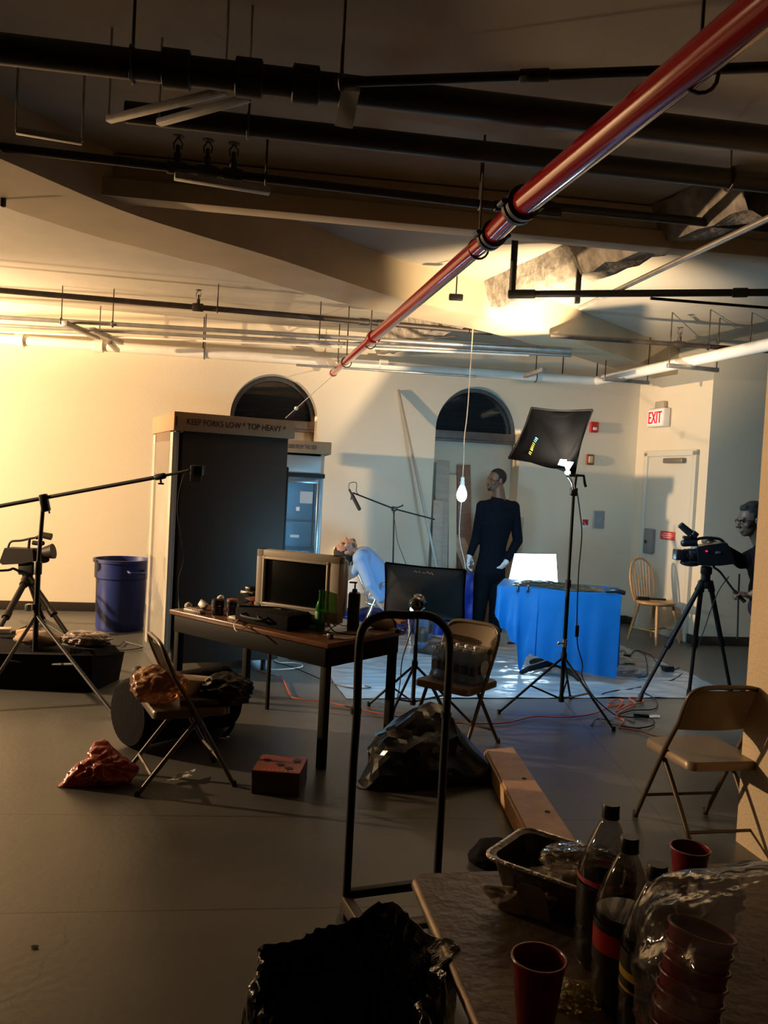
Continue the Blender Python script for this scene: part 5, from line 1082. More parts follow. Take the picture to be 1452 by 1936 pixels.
# ---- the person leaning back on a chrome chair
YS = 8.45
def ss(x, y, d=0.0): return at(x, y, YS+d)
cb = V((ss(705, 1150).x+.1, YS+.05, 0))
ch = thing('chrome_chair', 'chrome-framed chair with pale padded back under the leaning person', 'chair', cb)
pad = mat('pale_vinyl', (.62, .64, .66), .4)
bA, bB = ss(680, 1088), ss(694, 1118); dn_ = (bB-bA).normalized()
mb = MB(); mb.bar(bA, bB, .035, .38, .012); mb.build('backrest', pad, ch)
st = V((ss(712, 1152).x, YS, .445)); MB().box(st+V((.12, 0, 0)), (.42, .40, .05), Matrix.Rotation(.06, 3, 'Y'), .02).build('seat', pad, ch)
for s in (-.2, .2):
    t0 = V((bA.x-.01, YS+s, bA.z+.03)); t1 = V((bB.x+.015, YS+s, bB.z-.05)); t2 = V((st.x-.10, YS+s, .40)); f0 = V((st.x-.06, YS+s*1.1, .02))
    MB().tube([t0, t1, t2, V((st.x-.02, YS+s, .38))], .0125, 10, 4).build('back_post', K['chrome'], ch)
    MB().tube([V((st.x+.04, YS+s, .60)), V((st.x-.02, YS+s, .42)), V((st.x-.10, YS+s, .2)), V((st.x-.14, YS+s, .0))], .0125, 10, 3).build('rear_leg', K['chrome'], ch)
    MB().tube([V((st.x+.30, YS+s, .42)), V((st.x+.34, YS+s, .2)), V((st.x+.36, YS+s, .0))], .0125, 10, 3).build('front_leg', K['chrome'], ch)
    MB().tube([V((st.x+.04, YS+s*1.15, .60)), V((st.x+.12, YS+s*1.15, .625)), V((st.x+.26, YS+s*1.15, .62))], .014, 10, 3).build('armrest', K['chrome'], ch)
root = thing('person', 'seated person in a light blue shirt with head thrown far back over the chair', 'person', V((cb.x, YS, 0)))
hc = ss(655, 1040); fd = V((-.34, -.10, .95)); ud = V((-.92, -.1, -.38))
body = MB(); P, HM = head_bits(body, hc, fd, ud, 1.06)
sh0 = ss(688, 1056); ch0 = ss(703, 1078); be0 = ss(722, 1108); hp0 = ss(742, 1136)
limb(body, [hc+V((.02, 0, -.02)), ss(668, 1045), ss(681, 1052)], [.056, .058, .064])
shN, shF = ss(682, 1056, -.17), ss(684, 1054, .17)
elN, elF = ss(700, 1104, -.24), ss(702, 1104, .24); wrN, wrF = ss(722, 1136, -.22), ss(722, 1138, .22)
kn = [ss(796, 1138, -.40), ss(806, 1130, -.05)]; an = [ss(797, 1218, -.62), ss(806, 1203, -.18)]
limb(body, [sh0, ch0, be0, hp0], [.10, .12, .115, .12])
limb(body, [shN, elN, wrN], [.045, .036, .027]); limb(body, [shF, elF, wrF], [.045, .036, .027])
for k in (0, 1): limb(body, [hp0+V((0, (-.09, .09)[k], 0)), kn[k], an[k]], [.075, .052, .04])
hand_bits(body, wrN, ss(736, 1148, -.22)-wrN, V((0, -1, .1)), .95, .3, 1); hand_bits(body, wrF, ss(738, 1150, .22)-wrF, V((0, 1, .1)), .95, .3, -1)
melt(body, 'body', K['skin2'], root, .007, 3, .4)
sh = MB(); blu = mat('light_blue_shirt', (.16, .30, .56), .75, bump=.35, bscale=9)
limb(sh, [sh0, ch0, be0, hp0+(be0-hp0)*.2], [.125, .15, .145, .15], 18); limb(sh, [shN, sh0, shF], [.085, .11, .085], 16)
limb(sh, [shN, elN, wrN+(elN-wrN)*.12], [.078, .060, .044]); limb(sh, [shF, elF, wrF+(elF-wrF)*.12], [.078, .060, .044])
limb(sh, [shN+V((.0, 0, .0)), ss(672, 1080, -.12)], [.06, .045], 14); sh.ball(be0+V((.02, 0, -.06)), (.13, .15, .10))
melt(sh, 'shirt', blu, root, .009, 5)
tr = MB()
for k in (0, 1): limb(tr, [hp0+V((0, (-.09, .09)[k], 0)), kn[k], an[k]+V((0, 0, .0))], [.11, .085, .066], 16)
tr.ball(hp0, (.14, .17, .12)); melt(tr, 'jeans', mat('blue_jeans', (.03, .05, .10), .85, col2=(.07, .10, .17), scale=14), root, .009, 4)
for k in (0, 1):
    g = V((an[k].x, an[k].y, 0)); mb = MB(); d = V((.85, -.5, 0)).normalized() if k == 0 else V((.95, -.2, 0)).normalized(); 
    limb(mb, [g+V((0, 0, .20)), g+V((0, 0, .06)), g-d*.01+V((0, 0, .05))], [.062, .056, .055], 14); limb(mb, [g-d*.04+V((0, 0, .045)), g+d*.08+V((0, 0, .05)), g+d*.19+V((0, 0, .038))], [.045, .05, .038], 14)
    o = melt(mb, 'boot', mat('dark_brown_boot', (.035, .024, .018), .5), root, .007, 3)
    for v in o.data.vertices:
        if v.co.z < .002: v.co.z = .002
hair_cap(hc, P, HM, 1.06, [(P(0, -.085, .03), (.07, .05, .07), HM), (P(0, -.075, -.03), (.062, .045, .055), HM)], parent=root)
mb = MB(); mb.ball(P(0, .066, -.092), (.032, .026, .020), HM, 12).ball(P(.04, .03, -.075), (.018, .03, .022), HM, 12).ball(P(-.04, .03, -.075), (.018, .03, .022), HM, 12); melt(mb, 'stubble', mat('dark_stubble', (.09, .05, .038), .7), root, .005, 1)
for k in (-1, 1): MB().ball(P(k*.031, .080, .008), (.012, .006, .006), HM, 10).build('eye', mat('dark_eye', ()), root)
# ---- the camera operator half hidden by the pillar
YO = 6.75
def so(x, y, d=0.0): return at(x, y, YO+d)
root = thing('person', 'camera operator in dark clothes and glasses, half hidden by the pillar', 'person', V((so(1440, 1200).x, YO+.1, 0)))
hc = so(1419, 985); fd = V((-.98, -.1, -.16)); ud = V((-.10, 0, 1))
body = MB(); P, HM = head_bits(body, hc, fd, ud, 1.08)
limb(body, [hc+V((.02, 0, -.04)), so(1430, 1010), so(1440, 1028)], [.058, .060, .068])
chest = so(1452, 1070); hip = so(1452, 1150)
body.ball(chest, (.11, .15, .20)).ball(so(1452, 1115), (.11, .14, .16)).ball(hip, (.12, .16, .13))
shN, shF = so(1438, 1046, -.18), so(1446, 1042, .18)
elN, wrN = so(1446, 1112, -.26), so(1417, 1126, -.20); elF, wrF = so(1402, 1062, .12), so(1356, 1030, .03)
limb(body, [shN, elN, wrN], [.048, .038, .028]); limb(body, [shF, elF, wrF], [.048, .038, .028])
hand_bits(body, wrN, so(1396, 1122, -.19)-wrN, V((-.1, .3, -1)), 1.0, .95, 1); hand_bits(body, wrF, so(1334, 1014, .0)-wrF, V((-.3, 0, -1)), 1.05, .7, -1)
for s, x in ((-.1, 1450), (.1, 1458)): limb(body, [so(1452, 1160, s), so(x-4, 1240, s), V((so(x, 1250).x, YO+s, .09))], [.08, .055, .042])
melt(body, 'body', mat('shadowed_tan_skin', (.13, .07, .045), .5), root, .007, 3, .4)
sh = MB(); dk2 = mat('black_tshirt', (.004, .004, .006), .9, spec=.1)
sh.ball(chest, (.15, .20, .22), None, 18).ball(so(1452, 1118), (.145, .185, .20), None, 18); sh.cone(shN, shF, .075, .075)
limb(sh, [shN, shN+(elN-shN)*.65], [.072, .062]); limb(sh, [shF, elF, wrF+(elF-wrF)*.35], [.075, .062, .048]); melt(sh, 'tshirt', dk2, root, .01, 5)
tr = MB()
for s, x in ((-.1, 1450), (.1, 1458)): limb(tr, [so(1452, 1160, s), so(x-4, 1240, s), V((so(x, 1250).x, YO+s, .10))], [.11, .085, .075], 14)
tr.ball(hip, (.15, .19, .14)); melt(tr, 'trousers', mat('dark_purple_trousers', (.02, .016, .03), .85), root, .01, 4)
for s in (-.1, .1):
    g = V((so(1456, 1250).x, YO+s, 0)); mb = MB(); limb(mb, [g+V((.04, 0, .05)), g+V((-.06, 0, .045)), g+V((-.15, 0, .036))], [.048, .046, .036], 12); melt(mb, 'shoe', K['rubber'], root, .008, 2)
hair_cap(hc, P, HM, 1.10, [(P(0, -.03, .11), (.07, .075, .045), HM), (P(.0, .03, .105), (.05, .045, .03), HM)], parent=root, low=-.03)
mb = MB()
for k in (-1, 1): mb.tube([P(k*.033+.022*math.cos(a), .092, .006+.016*math.sin(a)) for a in [math.pi*2*i/12 for i in range(12)]], .003, 6, 0, False, True).tube([P(k*.056, .09, .010), P(k*.078, .03, .010), P(k*.080, -.02, .006)], .003, 6)
mb.tube([P(-.012, .096, .010), P(.012, .096, .010)], .003, 6).build('glasses', K['black'], root)
for k in (-1, 1): MB().ball(P(k*.031, .080, .008), (.012, .006, .006), HM, 10).build('eye', mat('dark_eye', ()), root)
# ------------------------------------------------------------------ bags, boxes and litter on the floor
p = fl(752, 1470); p.z = 0
tb = lump(fl(780, 1474)+V((.02, .06, .10)), (.25, .22, .15), 27, .24, 1.5, 4, .004, pulls=((.03, .04, .12), (-.10, -.08, -.08), (.20, -.02, -.05))); tb.soft = False; o = tb.build('trash_bag', K['bag'], sharp=16); tag(o, 'full black trash bag slumped on the floor beside the wooden plank', 'bag')
o = lump(fl(190, 1480)+V((0, .02, .06)), (.105, .09, .075), 33, .34, 2.6, 5, .004, pulls=((-.09, -.05, -.05), (-.01, .03, .05), (.05, 0, .0))).build('plastic_bag', mat('red_orange_bag', (.34, .035, .012), .3, bump=.5, bscale=9)); tag(o, 'crumpled red-orange plastic bag on the floor at the left', 'bag')
a = fl(315, 1482); b = fl(366, 1470)
o = MB().sheet(lambda s, t: a+(b-a)*s+V((0, .07, 0))*(t-.5)*(.5+s)+V((0, 0, .012+.02*abs(nz((s*4, t*3, 1)))+.015*s)), 14, 8, .001).build('paper_napkin', K['paper']); tag(o, 'white crumpled napkin under the left folding chair', 'napkin')
o = MB().sheet(lambda s, t: fl(1228+s*20, 1352+t*5, .004)+V((0, 0, .003*math.sin(s*3))), 6, 3, .001).build('paper_scrap', K['paper']); tag(o, 'small white scrap on the floor near the tall light stand', 'scrap')
# red drinks box
c = fl(522, 1505); bR = Matrix.Rotation(math.radians(-4), 3, 'Z'); c = V((c.x, c.y+.13, 0)); q = thing('drinks_box', 'small red patterned carton on the floor beside the left folding chair', 'box', c)
MB().box(c+V((0, 0, .060)), (.245, .25, .118), bR, .004).build('carton', mat('dark_carton', (.045, .022, .015), .5), q)
MB().box(c+V((0, 0, .120)), (.243, .248, .003), bR).build('printed_top', mat('red_print', (.36, .06, .03), .35, col2=(.16, .10, .03), scale=9), q)
for k, (x, y) in enumerate(((-.075, .04), (.0, -.02), (.08, .05), (.05, -.07))): MB().lathe([(.012, .0), (.022, .001), (.022, .003)], c+V((x, y, .1215)), (0, 0, 1), 12).build('printed_fruit', mat('dark_print', (.03, .015, .01), .4), q)
mb = MB()
for k in range(9): mb.box(c+V((-.07+k*.022, -.10, .122)), (.012, .022, .001), bR)
mb.build('printed_letters', mat('orange_print', (.5, .16, .05), .4), q)
# round black drum case behind the left chair
A, B = fl(238, 1420), fl(425, 1385); A = V((A.x, A.y+.04, .205)); B = V((B.x-.04, B.y+.10, .205)); d = (B-A).normalized()
q = thing('drum_bag', 'round black padded bag lying on its side behind the left folding chair', 'bag', V(((A.x+B.x)/2, (A.y+B.y)/2, 0)))
MB().lathe([(.10, -.02), (.18, -.015), (.20, .01), (.204, .05), (.195, .06), (.195, (B-A).length-.06), (.20, (B-A).length-.04), (.195, (B-A).length), (.1, (B-A).length+.02)], A, d, 36).build('body', K['cloth'], q)
x, y = frame(d); MB().tube([A+d*.15+V((-.02, -.10, .20)), A+d*.05+V((0, -.02, .245)), A+d*.0+V((0, .10, .215))], .03, 8, 4).build('flap', mat('brown_black_flap', (.03, .022, .02), .7), q)
MB().tube([B+V((-.05, -.1, .15)), B+V((.05, -.14, .02)), B+V((.10, -.16, -.12)), B+V((.06, -.2, -.19))], .014, 8, 4).build('strap', K['cloth'], q); MB().tube([B+V((.03, -.2, -.205)), B+V((.07, -.21, -.205)), B+V((.08, -.19, -.21))], .012, 8).build('buckle', K['chrome'], q)
# heap on the left chair's seat
cs = V((-1.03, 4.30, .445*SC)); SZ = .436*SC
CL = bpy.data.objects['folding_chair.002'].location; cs = V((CL.x, CL.y, SZ))
o = lump(cs+V((-.12, -.05, .085)), (.125, .12, .085), 41, .22, 2.4, 5, SZ+.003).build('plastic_bag', film('tan_film_bag', (.85, .55, .35), .55, .5, .12, (.42, .20, .09), bump=.5, bscale=9)); tag(o, 'crumpled tan plastic bag on the seat of the left folding chair', 'bag')
o = MB().box(cs+V((.07, .06, .055)), (.17, .14, .10), Matrix.Rotation(.5, 3, 'Z') @ Matrix.Rotation(.15, 3, 'Y'), .004).build('paper_carton', mat('cream_carton', (.52, .42, .31), .7)); tag(o, 'cream paper carton between the bags on the left folding chair', 'carton')
o = MB().box(cs+V((.10, -.06, .02)), (.20, .10, .03), Matrix.Rotation(.3, 3, 'Z'), .006).build('dark_notebook', mat('dark_brown_cover', (.05, .03, .02), .5)); tag(o, 'dark flat notebook under the cream carton on the left chair', 'notebook')
o = lump(cs+V((.22, .04, .06)), (.13, .12, .075), 44, .22, 2.2, 5, SZ-.06).build('plastic_bag', K['bag']); tag(o, 'shiny black plastic bag hanging over the front of the left chair seat', 'bag')
# black crate heap at the far left
A = fl(190, 1312); q = thing('equipment_bag', 'long black equipment bag on the floor under the left boom stand', 'bag', V((A.x-.42, A.y+.15, 0)))
c = V((A.x-.47, A.y+.22, .14)); MB().poly([c+V((-.55, -.24, -.14)), c+V((.40, -.20, -.14)), c+V((.46, .22, -.14)), c+V((-.5, .25, -.14))], [c+V((-.50, -.20, .10)), c+V((.38, -.17, .12)), c+V((.50, .20, .08)), c+V((-.46, .22, .13))]).build('body', K['cloth'], q)
MB().poly([c+V((.20, -.12, .10)), c+V((.40, -.14, .11)), c+V((.49, .16, .07)), c+V((.22, .2, .10))], [c+V((.20, -.11, .155)), c+V((.37, -.12, .15)), c+V((.44, .14, .14)), c+V((.22, .17, .15))]).build('end_flap', K['cloth'], q)
o = lump(c+V((.26, .06, .19)), (.16, .10, .05), 51, .3, 2.6, 5, c.z+.145).build('film_wrapped_pack', mat('shiny_pale_film', (.42, .36, .32), .16, bump=.6, bscale=25, col2=(.10, .06, .05), scale=12)); tag(o, 'shiny film-wrapped pack lying on the end of the black equipment bag', 'pack')
o = lump(c+V((-.10, .08, .17)), (.17, .08, .055), 52, .2, 2.0, 4, c.z+.115).build('tan_cloth', mat('tan_cloth', (.36, .25, .17), .9)); tag(o, 'folded tan cloth on the black equipment bag behind the boom stand', 'cloth')
q0 = fl(30, 1248, .0); q0 = V((q0.x, q0.y, 0)); o = MB().box(q0+V((0, 0, .11)), (.52, .30, .22), Matrix.Rotation(.2, 3, 'Z'), .02).build('black_crate', K['cloth']); tag(o, 'black low crate behind the equipment bag at the left edge', 'crate')
for k, (dx, m, l) in enumerate(((-.12, mat('pale_small_box', (.55, .46, .36), .6), 'small pale box standing on the black crate at the left edge, left one'), (.08, mat('tan_small_box', (.5, .30, .15), .6), 'small orange-tan box standing on the black crate at the left edge, right one'))):
    o = MB().box(q0+V((dx, 0, .24)), (.14, .10, .04), Matrix.Rotation(.3+k, 3, 'Z'), .006).build('small_box', m); tag(o, l, 'box')
# bottled water pack on the middle chair
cC = bpy.data.objects['folding_chair.001']; a = cC.rotation_euler.z; wx_ = V((math.cos(a), math.sin(a), 0)); wy_ = V((-math.sin(a), math.cos(a), 0)); cs = cC.location+V((0, 0, SZ))
wb = film('water_bottle_plastic', (.80, .90, .98), .28, .5, .06, (.35, .50, .66)); lab = mat('dark_blue_label', (.012, .045, .17), .35); capm = mat('white_cap', (.7, .72, .75), .4)
proto = None
for i in range(5):
    for j in range(3):
        c = cs+wx_*(i-2)*.066+wy_*(j-1.2)*.066+V((0, 0, .004)); lb = 'clear water bottle with dark blue label in the wrapped pack on the middle chair'
        if proto is None:
            proto = thing('water_bottle', lb, 'bottle', c, a, 'water bottles in the wrapped pack')
            MB().lathe([(.025, 0), (.032, .008), (.032, .12), (.030, .14), (.013, .175), (.012, .185)], (0, 0, 0), (0, 0, 1), 14).build('shell', wb, proto, local=True)
            MB().lathe([(.0325, .05), (.0328, .05), (.0328, .105), (.0325, .105)], (0, 0, 0), (0, 0, 1), 14, False, False).build('paper_label', lab, proto, local=True)
            MB().lathe([(.014, .182), (.014, .198), (.012, .2)], (0, 0, 0), (0, 0, 1), 12).build('cap', capm, proto, local=True)
        else: dup(proto, c, a, lb, 'water bottles in the wrapped pack')
def shrink(s, t):
    an = 2*math.pi*s; cx, sx = math.cos(an), math.sin(an); f = (abs(cx)**4+abs(sx)**4)**-.25; k = 1-.34*max(0, (t-.75)/.25)**2
    p = cs+wx_*(cx*f*.172*k+0)+wy_*(sx*f*.108*k-.013)+V((0, 0, .004+.205*min(1, t*1.18))); n_ = .006*ridge((s*14, t*3, 1), 1.0, 2); return p+(wx_*cx+wy_*sx)*n_
o = MB().sheet(shrink, 60, 14, 0, True).build('shrink_wrap', film('shrink_film', (.97, .98, 1.0), .04, .45, .08, bump=.5, bscale=14)); tag(o, 'clear shrink wrap around the water bottles on the middle chair', 'wrap')
pr = cs-wx_*.0+wy_*.0; fc = (CP-cs); fc.z = 0; side = wx_ if wx_.dot(fc) > 0 else -wx_
o = MB().lathe([(.045, 0), (.048, .004), (.03, .007), (.002, .007)], cs+side*.178+V((0, 0, .10)), side, 24).build('printed_seal', mat('pale_blue_print', (.55, .60, .68), .5)); tag(o, 'round pale print on the end of the wrapped water pack', 'print')
# wooden plank on the floor
pt = [fl(915, 1416, .11), fl(972, 1411, .11), fl(1098, 1598, .11), fl(1008, 1598, .11)]
q = MB().poly([V((v.x, v.y, .0)) for v in pt], pt); bmesh.ops.bevel(q.bm, geom=q.bm.edges[:], offset=.012, segments=2, affect='EDGES')
wpl = wood('raw_pine', (.40, .22, .10), (.56, .36, .19), .5, (2, 2, 8), 3.0); q = q.build('wooden_plank', wpl); tag(q, 'thick raw pine plank lying on the floor near the food table', 'plank')
for k, (x, y) in enumerate(((991, 1472), (1035, 1535))):
    p = fl(x, y, .1105); MB().lathe([(.013, 0), (.013, .002), (.002, .002)], p, (0, 0, 1), 12).build('knot_hole', mat('dark_knot', (.03, .015, .01), .8), q)
# dark bag beyond the food table
o = lump(fl(935, 1650, 0)+V((.02, .08, .04)), (.11, .10, .055), 61, .2, 1.8, 4, .004).build('black_bundle', K['cloth']); tag(o, 'black bundle on the floor just beyond the foil tray', 'bundle')
# ------------------------------------------------------------------ cables across the floor
def fc_(label, pts, r, m, name='floor_cable', cat='cable'): return wire(name, [fl(x, y, r+.009) for x, y in pts], r, m, label, cat, 6)
fc_('orange extension cord winding from the desk leg past both stands', [(486, 1268), (520, 1278), (533, 1280), (548, 1312), (558, 1320), (620, 1328), (700, 1345), (800, 1362), (900, 1368), (960, 1366), (1010, 1355), (1070, 1356), (1120, 1350), (1150, 1338), (1180, 1332)], .005, K['orange'], 'extension_cord', 'cord')
fc_('orange cord looped at the left foot of the right tripod', [(1180, 1332), (1150, 1333), (1165, 1322), (1178, 1326), (1165, 1345), (1190, 1333), (1215, 1328), (1210, 1320), (1190, 1320), (1200, 1332), (1165, 1352), (1180, 1362), (1172, 1375), (1210, 1382), (1240, 1392), (1275, 1394)], .005, K['orange'], 'extension_cord', 'cord')
fc_('black cable coiled on the floor left of the right folding chair', [(1130, 1358), (1160, 1364), (1180, 1372), (1205, 1376), (1232, 1372), (1236, 1362), (1222, 1356), (1190, 1356), (1170, 1352), (1195, 1343), (1235, 1341), (1243, 1330), (1233, 1318), (1215, 1308)], .005, K['cable'])
fc_('black cable curling around the foot of the tall light stand', [(1118, 1372), (1128, 1360), (1150, 1366), (1180, 1374), (1212, 1378)], .0045, K['cable'])
fc_('black plug lead arching on the film right of the blue table', [(1158, 1238), (1180, 1230), (1186, 1244), (1200, 1230), (1218, 1236), (1224, 1262), (1222, 1278), (1206, 1282)], .005, K['cable'])
fc_('black lead with adapter near the windsor chair', [(1200, 1230), (1230, 1238), (1244, 1255), (1268, 1266), (1284, 1262)], .005, K['cable'])
fc_('dark lead running left over the film to the light stand foot', [(1212, 1298), (1190, 1303), (1160, 1306), (1138, 1312)], .004, K['cable'])
p = fl(1262, 1270, 0); o = MB().box(p+V((0, 0, .03)), (.10, .07, .05), Matrix.Rotation(.2, 3, 'Z'), .008).build('power_adapter', K['black']); tag(o, 'black power adapter on the edge of the floor film by the right tripod', 'adapter')
p = fl(1185, 1250, 0); o = MB().box(p+V((0, 0, .035)), (.06, .06, .07), None, .01).build('power_adapter', K['black']); tag(o, 'black plug standing on the film right of the blue table', 'plug')
p = fl(1212, 1358, 0); o = MB().box(p+V((0, 0, .022)), (.11, .035, .03), Matrix.Rotation(-.4, 3, 'Z'), .008).build('inline_switch', K['black']); tag(o, 'black inline switch box in the floor cable coil', 'switch')
fc_('white cable looping on the floor behind the desk legs', [(492, 1262), (520, 1266), (560, 1263), (572, 1258), (555, 1253), (525, 1252), (515, 1240)], .005, K['white'])
fc_('black cable crossing under the desk to the low light stand', [(520, 1252), (555, 1262), (610, 1285), (660, 1300), (700, 1300), (690, 1296)], .0045, K['cable'])
fc_('brown cable on the floor left of the blue bin, upper one', [(38, 1172), (60, 1180), (80, 1198), (105, 1216), (128, 1222), (150, 1216), (170, 1212), (200, 1220), (225, 1221), (236, 1214), (270, 1222)], .005, K['iron'])
fc_('brown cable on the floor in front of the blue bin, lower one', [(70, 1226), (120, 1228), (150, 1231), (190, 1229), (240, 1229), (272, 1224)], .005, K['iron'])
# ------------------------------------------------------------------ the food table in the foreground
FZ = .74; c0 = fl(783, 1652, FZ); f1 = (fl(960, 1646, FZ)-c0).normalized(); f2 = (fl(903, 1930, FZ)-c0); f2 = (f2-f1*f2.dot(f1)).normalized()
def ft(a, b, z=FZ): return c0+f1*a+f2*b+V((0, 0, z-FZ))
fM = Matrix((f1, -f2, V((0, 0, 1)))).transposed()
q = thing('food_table', 'worn brown folding table with drinks in the near right corner', 'table', ft(.5, .5, 0))
mb = MB(); pts = []
for cx, cy, a0 in ((.95-.03, 1.25, 0), (.03, 1.25, 90), (.03, .03, 180), (.92, .03, 270)):
    for k in range(5): an = math.radians(a0+k*22.5); pts.append((cx+.03*math.cos(an), cy+.03*math.sin(an)))
mb.skin([[mb.bm.verts.new(ft(a, b, z)) for a, b in pts] for z in (FZ-.022, FZ)])
mb.build('tabletop', mat('worn_tan_tabletop', (.115, .082, .055), .5, col2=(.19, .14, .10), scale=5, bump=.25, bscale=40), q)
mb = MB(); mb.tube([ft(a, b, FZ-.013) for a, b in pts], .012, 8, 0, False, True); mb.build('edge_trim', mat('worn_metal_edge', (.16, .12, .09), .35, metal=.6, var=.3, scale=20), q)
for a, b in ((.12, .12), (.85, .12), (.85, 1.1)): MB().cyl(ft(a, b, 0), ft(a, b, FZ-.025), .014, None, 10).build('leg', K['blackm'], q)
def tpt(x, y, z=FZ): p = fl(x, y, FZ); p.z = z; return p
# foil tray
tc = fl(1058, 1624, FZ+.095); tc.z = 0; ta = math.radians(-36); t1, t2 = V((math.cos(ta), math.sin(ta), 0)), V((-math.sin(ta), math.cos(ta), 0))
foil = mat('dark_foil_tray', (.15, .13, .11), .35, metal=.8, bump=.4, bscale=30)
def rr(w, d, r, z, n=6):
    out = []
    for cx, cy, a0 in ((w-r, d-r, 0), (-w+r, d-r, 90), (-w+r, -d+r, 180), (w-r, -d+r, 270)):
        for k in range(n): an = math.radians(a0+k*90/(n-1)); out.append(tc+t1*(cx+r*math.cos(an))+t2*(cy+r*math.sin(an))+V((0, 0, z)))
    return out
q = thing('foil_tray', 'deep aluminium foil tray of leftovers on the food table', 'tray', tc+V((0, 0, FZ)))
mb = MB(); W_, D_ = .122, .090
L = [rr(W_*.78, D_*.72, .03, FZ+.002), rr(W_*.80, D_*.75, .03, FZ+.004), rr(W_*.98, D_*.97, .03, FZ+.088), rr(W_*1.06, D_*1.08, .03, FZ+.092), rr(W_*1.06, D_*1.08, .03, FZ+.098), rr(W_*.95, D_*.94, .03, FZ+.094), rr(W_*.80, D_*.75, .03, FZ+.008)]
mb.skin([[mb.bm.verts.new(p) for p in l] for l in L], True, True).build('pan', foil, q)
MB().tube(rr(W_*1.06, D_*1.08, .03, FZ+.095, 8), .0045, 8, 0, False, True).build('rolled_rim', mat('bright_foil', (.65, .6, .55), .22, metal=1.0, bump=.5, bscale=60), q)
o = lump(tc+t1*.02+V((0, 0, FZ+.04)), (.085, .06, .03), 71, .4, 3, 4, FZ+.012).build('food_leftovers', mat('brown_food', (.20, .12, .06), .5, col2=(.34, .24, .14), scale=14)); tag(o, 'brown leftovers lying in the foil tray', 'food')
o = lump(tc+t1*.06+t2*.0+V((0, 0, FZ+.095)), (.085, .07, .035), 72, .3, 2.5, 5).build('cling_film', film('cling_film', (.95, .94, .92), .06, .5, .06, bump=.6, bscale=18)); tag(o, 'crumpled clear film standing over the foil tray', 'film')
p = tpt(972, 1722); o = lump(p+V((.0, .0, .02)), (.035, .022, .02), 73, .3, 3, 4, FZ+.001, pulls=((-.03, .01, .012),)).build('crumpled_napkin', mat('cream_napkin', (.42, .36, .29), .9)); tag(o, 'crumpled cream napkin on the table before the foil tray', 'napkin')
p = tpt(1005, 1738); o = MB().prism([(-.03, 0), (.03, 0), (.03, .055), (.024, .065), (-.02, .065), (-.03, .055)], p+V((.01, 0, .001)), V((1, -.5, 0)), V((-.25, .2, 1)), .003).build('card_sheet', mat('grey_card_lid', (.27, .23, .19), .8)); tag(o, 'grey card leaning against the foil tray', 'card')
# soda bottles
pet = film('soda_pet', (.93, .92, .91), .03, .55, .04, (.4, .4, .4)); cola = mat('dark_cola', (.012, .006, .005), .08)
def soda(label, c, H, R, fill, lc, bands=()):
    s = H/.30; q = thing('soda_bottle', label, 'bottle', c, 0, 'big soda bottles on the food table')
    MB().lathe([(R*.7, 0), (R*.95, .012), (R, .03), (R, .07*s), (R*.97, .08*s), (R*.97, .16*s), (R, .17*s), (R*.98, .185*s), (R*.72, .225*s), (R*.40, .262*s), (.0135, .274*s), (.013, .288*s)], c, (0, 0, 1), 28).build('clear_shell', pet, q)
    top = min(fill, .18)*s; MB().lathe([(R*.6, .004), (R*.9, .014), (R*.955, .03), (R*.955, top*.9), (R*.93, top), (R*.02, top+.0005)], c, (0, 0, 1), 28).build('drink', cola, q)
    MB().lathe([(R*1.005, .085*s), (R*1.01, .085*s), (R*1.01, .158*s), (R*1.005, .158*s)], c, (0, 0, 1), 28, False, False).build('printed_label', lc, q)
    for z0, z1, m in bands: MB().lathe([(R*1.014, z0*s), (R*1.018, z0*s), (R*1.018, z1*s), (R*1.014, z1*s)], c, (0, 0, 1), 28, False, False).build('label_band', m, q)
    MB().lathe([(.0155, .279*s), (.0158, .280*s), (.0158, .298*s), (.0145, .30*s)], c, (0, 0, 1), 20).lathe([(.0165, .275*s), (.0165, .279*s), (.014, .279*s)], c, (0, 0, 1), 20).build('screw_cap', K['black'], q); return q
redl = mat('red_label', (.36, .015, .015), .35); blkl = mat('black_label', (.012, .010, .010), .35); yel = mat('yellow_band', (.45, .30, .02), .4)
def capxy(x, y, H): p = fl(x, y, FZ+H); p.z = FZ; return p
soda('nearly empty big soda bottle with pink label, leftmost beside the foil tray', capxy(1156, 1520, .30), .30, .052, .05, blkl, ((.163, .172, mat('pink_band', (.5, .08, .10), .4)),))
soda('half full cola bottle with red and black label, middle of the three', capxy(1191, 1582, .292), .292, .050, .17, blkl, ((.11, .145, redl),))
soda('dark cola bottle with yellow band on its label, rightmost of the three', capxy(1244, 1634, .285), .285, .048, .15, blkl, ((.115, .128, yel), (.095, .10, yel)))
# cups
cupm = mat('dark_red_cup_plastic', (.22, .010, .016), .3); rimm = mat('cup_rim', (.33, .05, .05), .25)
def cup(label, c, H=.12, R=.044, M_=None, group='red plastic cups'):
    q = thing('plastic_cup', label, 'cup', c, 0, group)
    MB().lathe([(R*.62, .0), (R*.66, .003), (R*.78, H*.45), (R*.80, H*.46), (R*.95, H*.99), (R*.90, H*.99), (R*.76, H*.46), (R*.60, .008)], c, M_ or (0, 0, 1), 32).build('cup_body', cupm, q)
    ax = V(M_ or (0, 0, 1)).normalized(); x, y = frame(ax); MB().tube([c+ax*H+(x*math.cos(a)+y*math.sin(a))*R*.97 for a in [2*math.pi*k/32 for k in range(32)]], .0022, 6, 0, False, True).build('rolled_rim', rimm, q); return q
p = fl(1019, 1812, FZ+.12); p.z = FZ+.001; cup('red plastic cup standing alone at the front of the food table', p)
p = fl(1305, 1604, FZ+.11); p.z = FZ+.001; cup('red plastic cup standing behind the soda bottles', p, .11, .042)
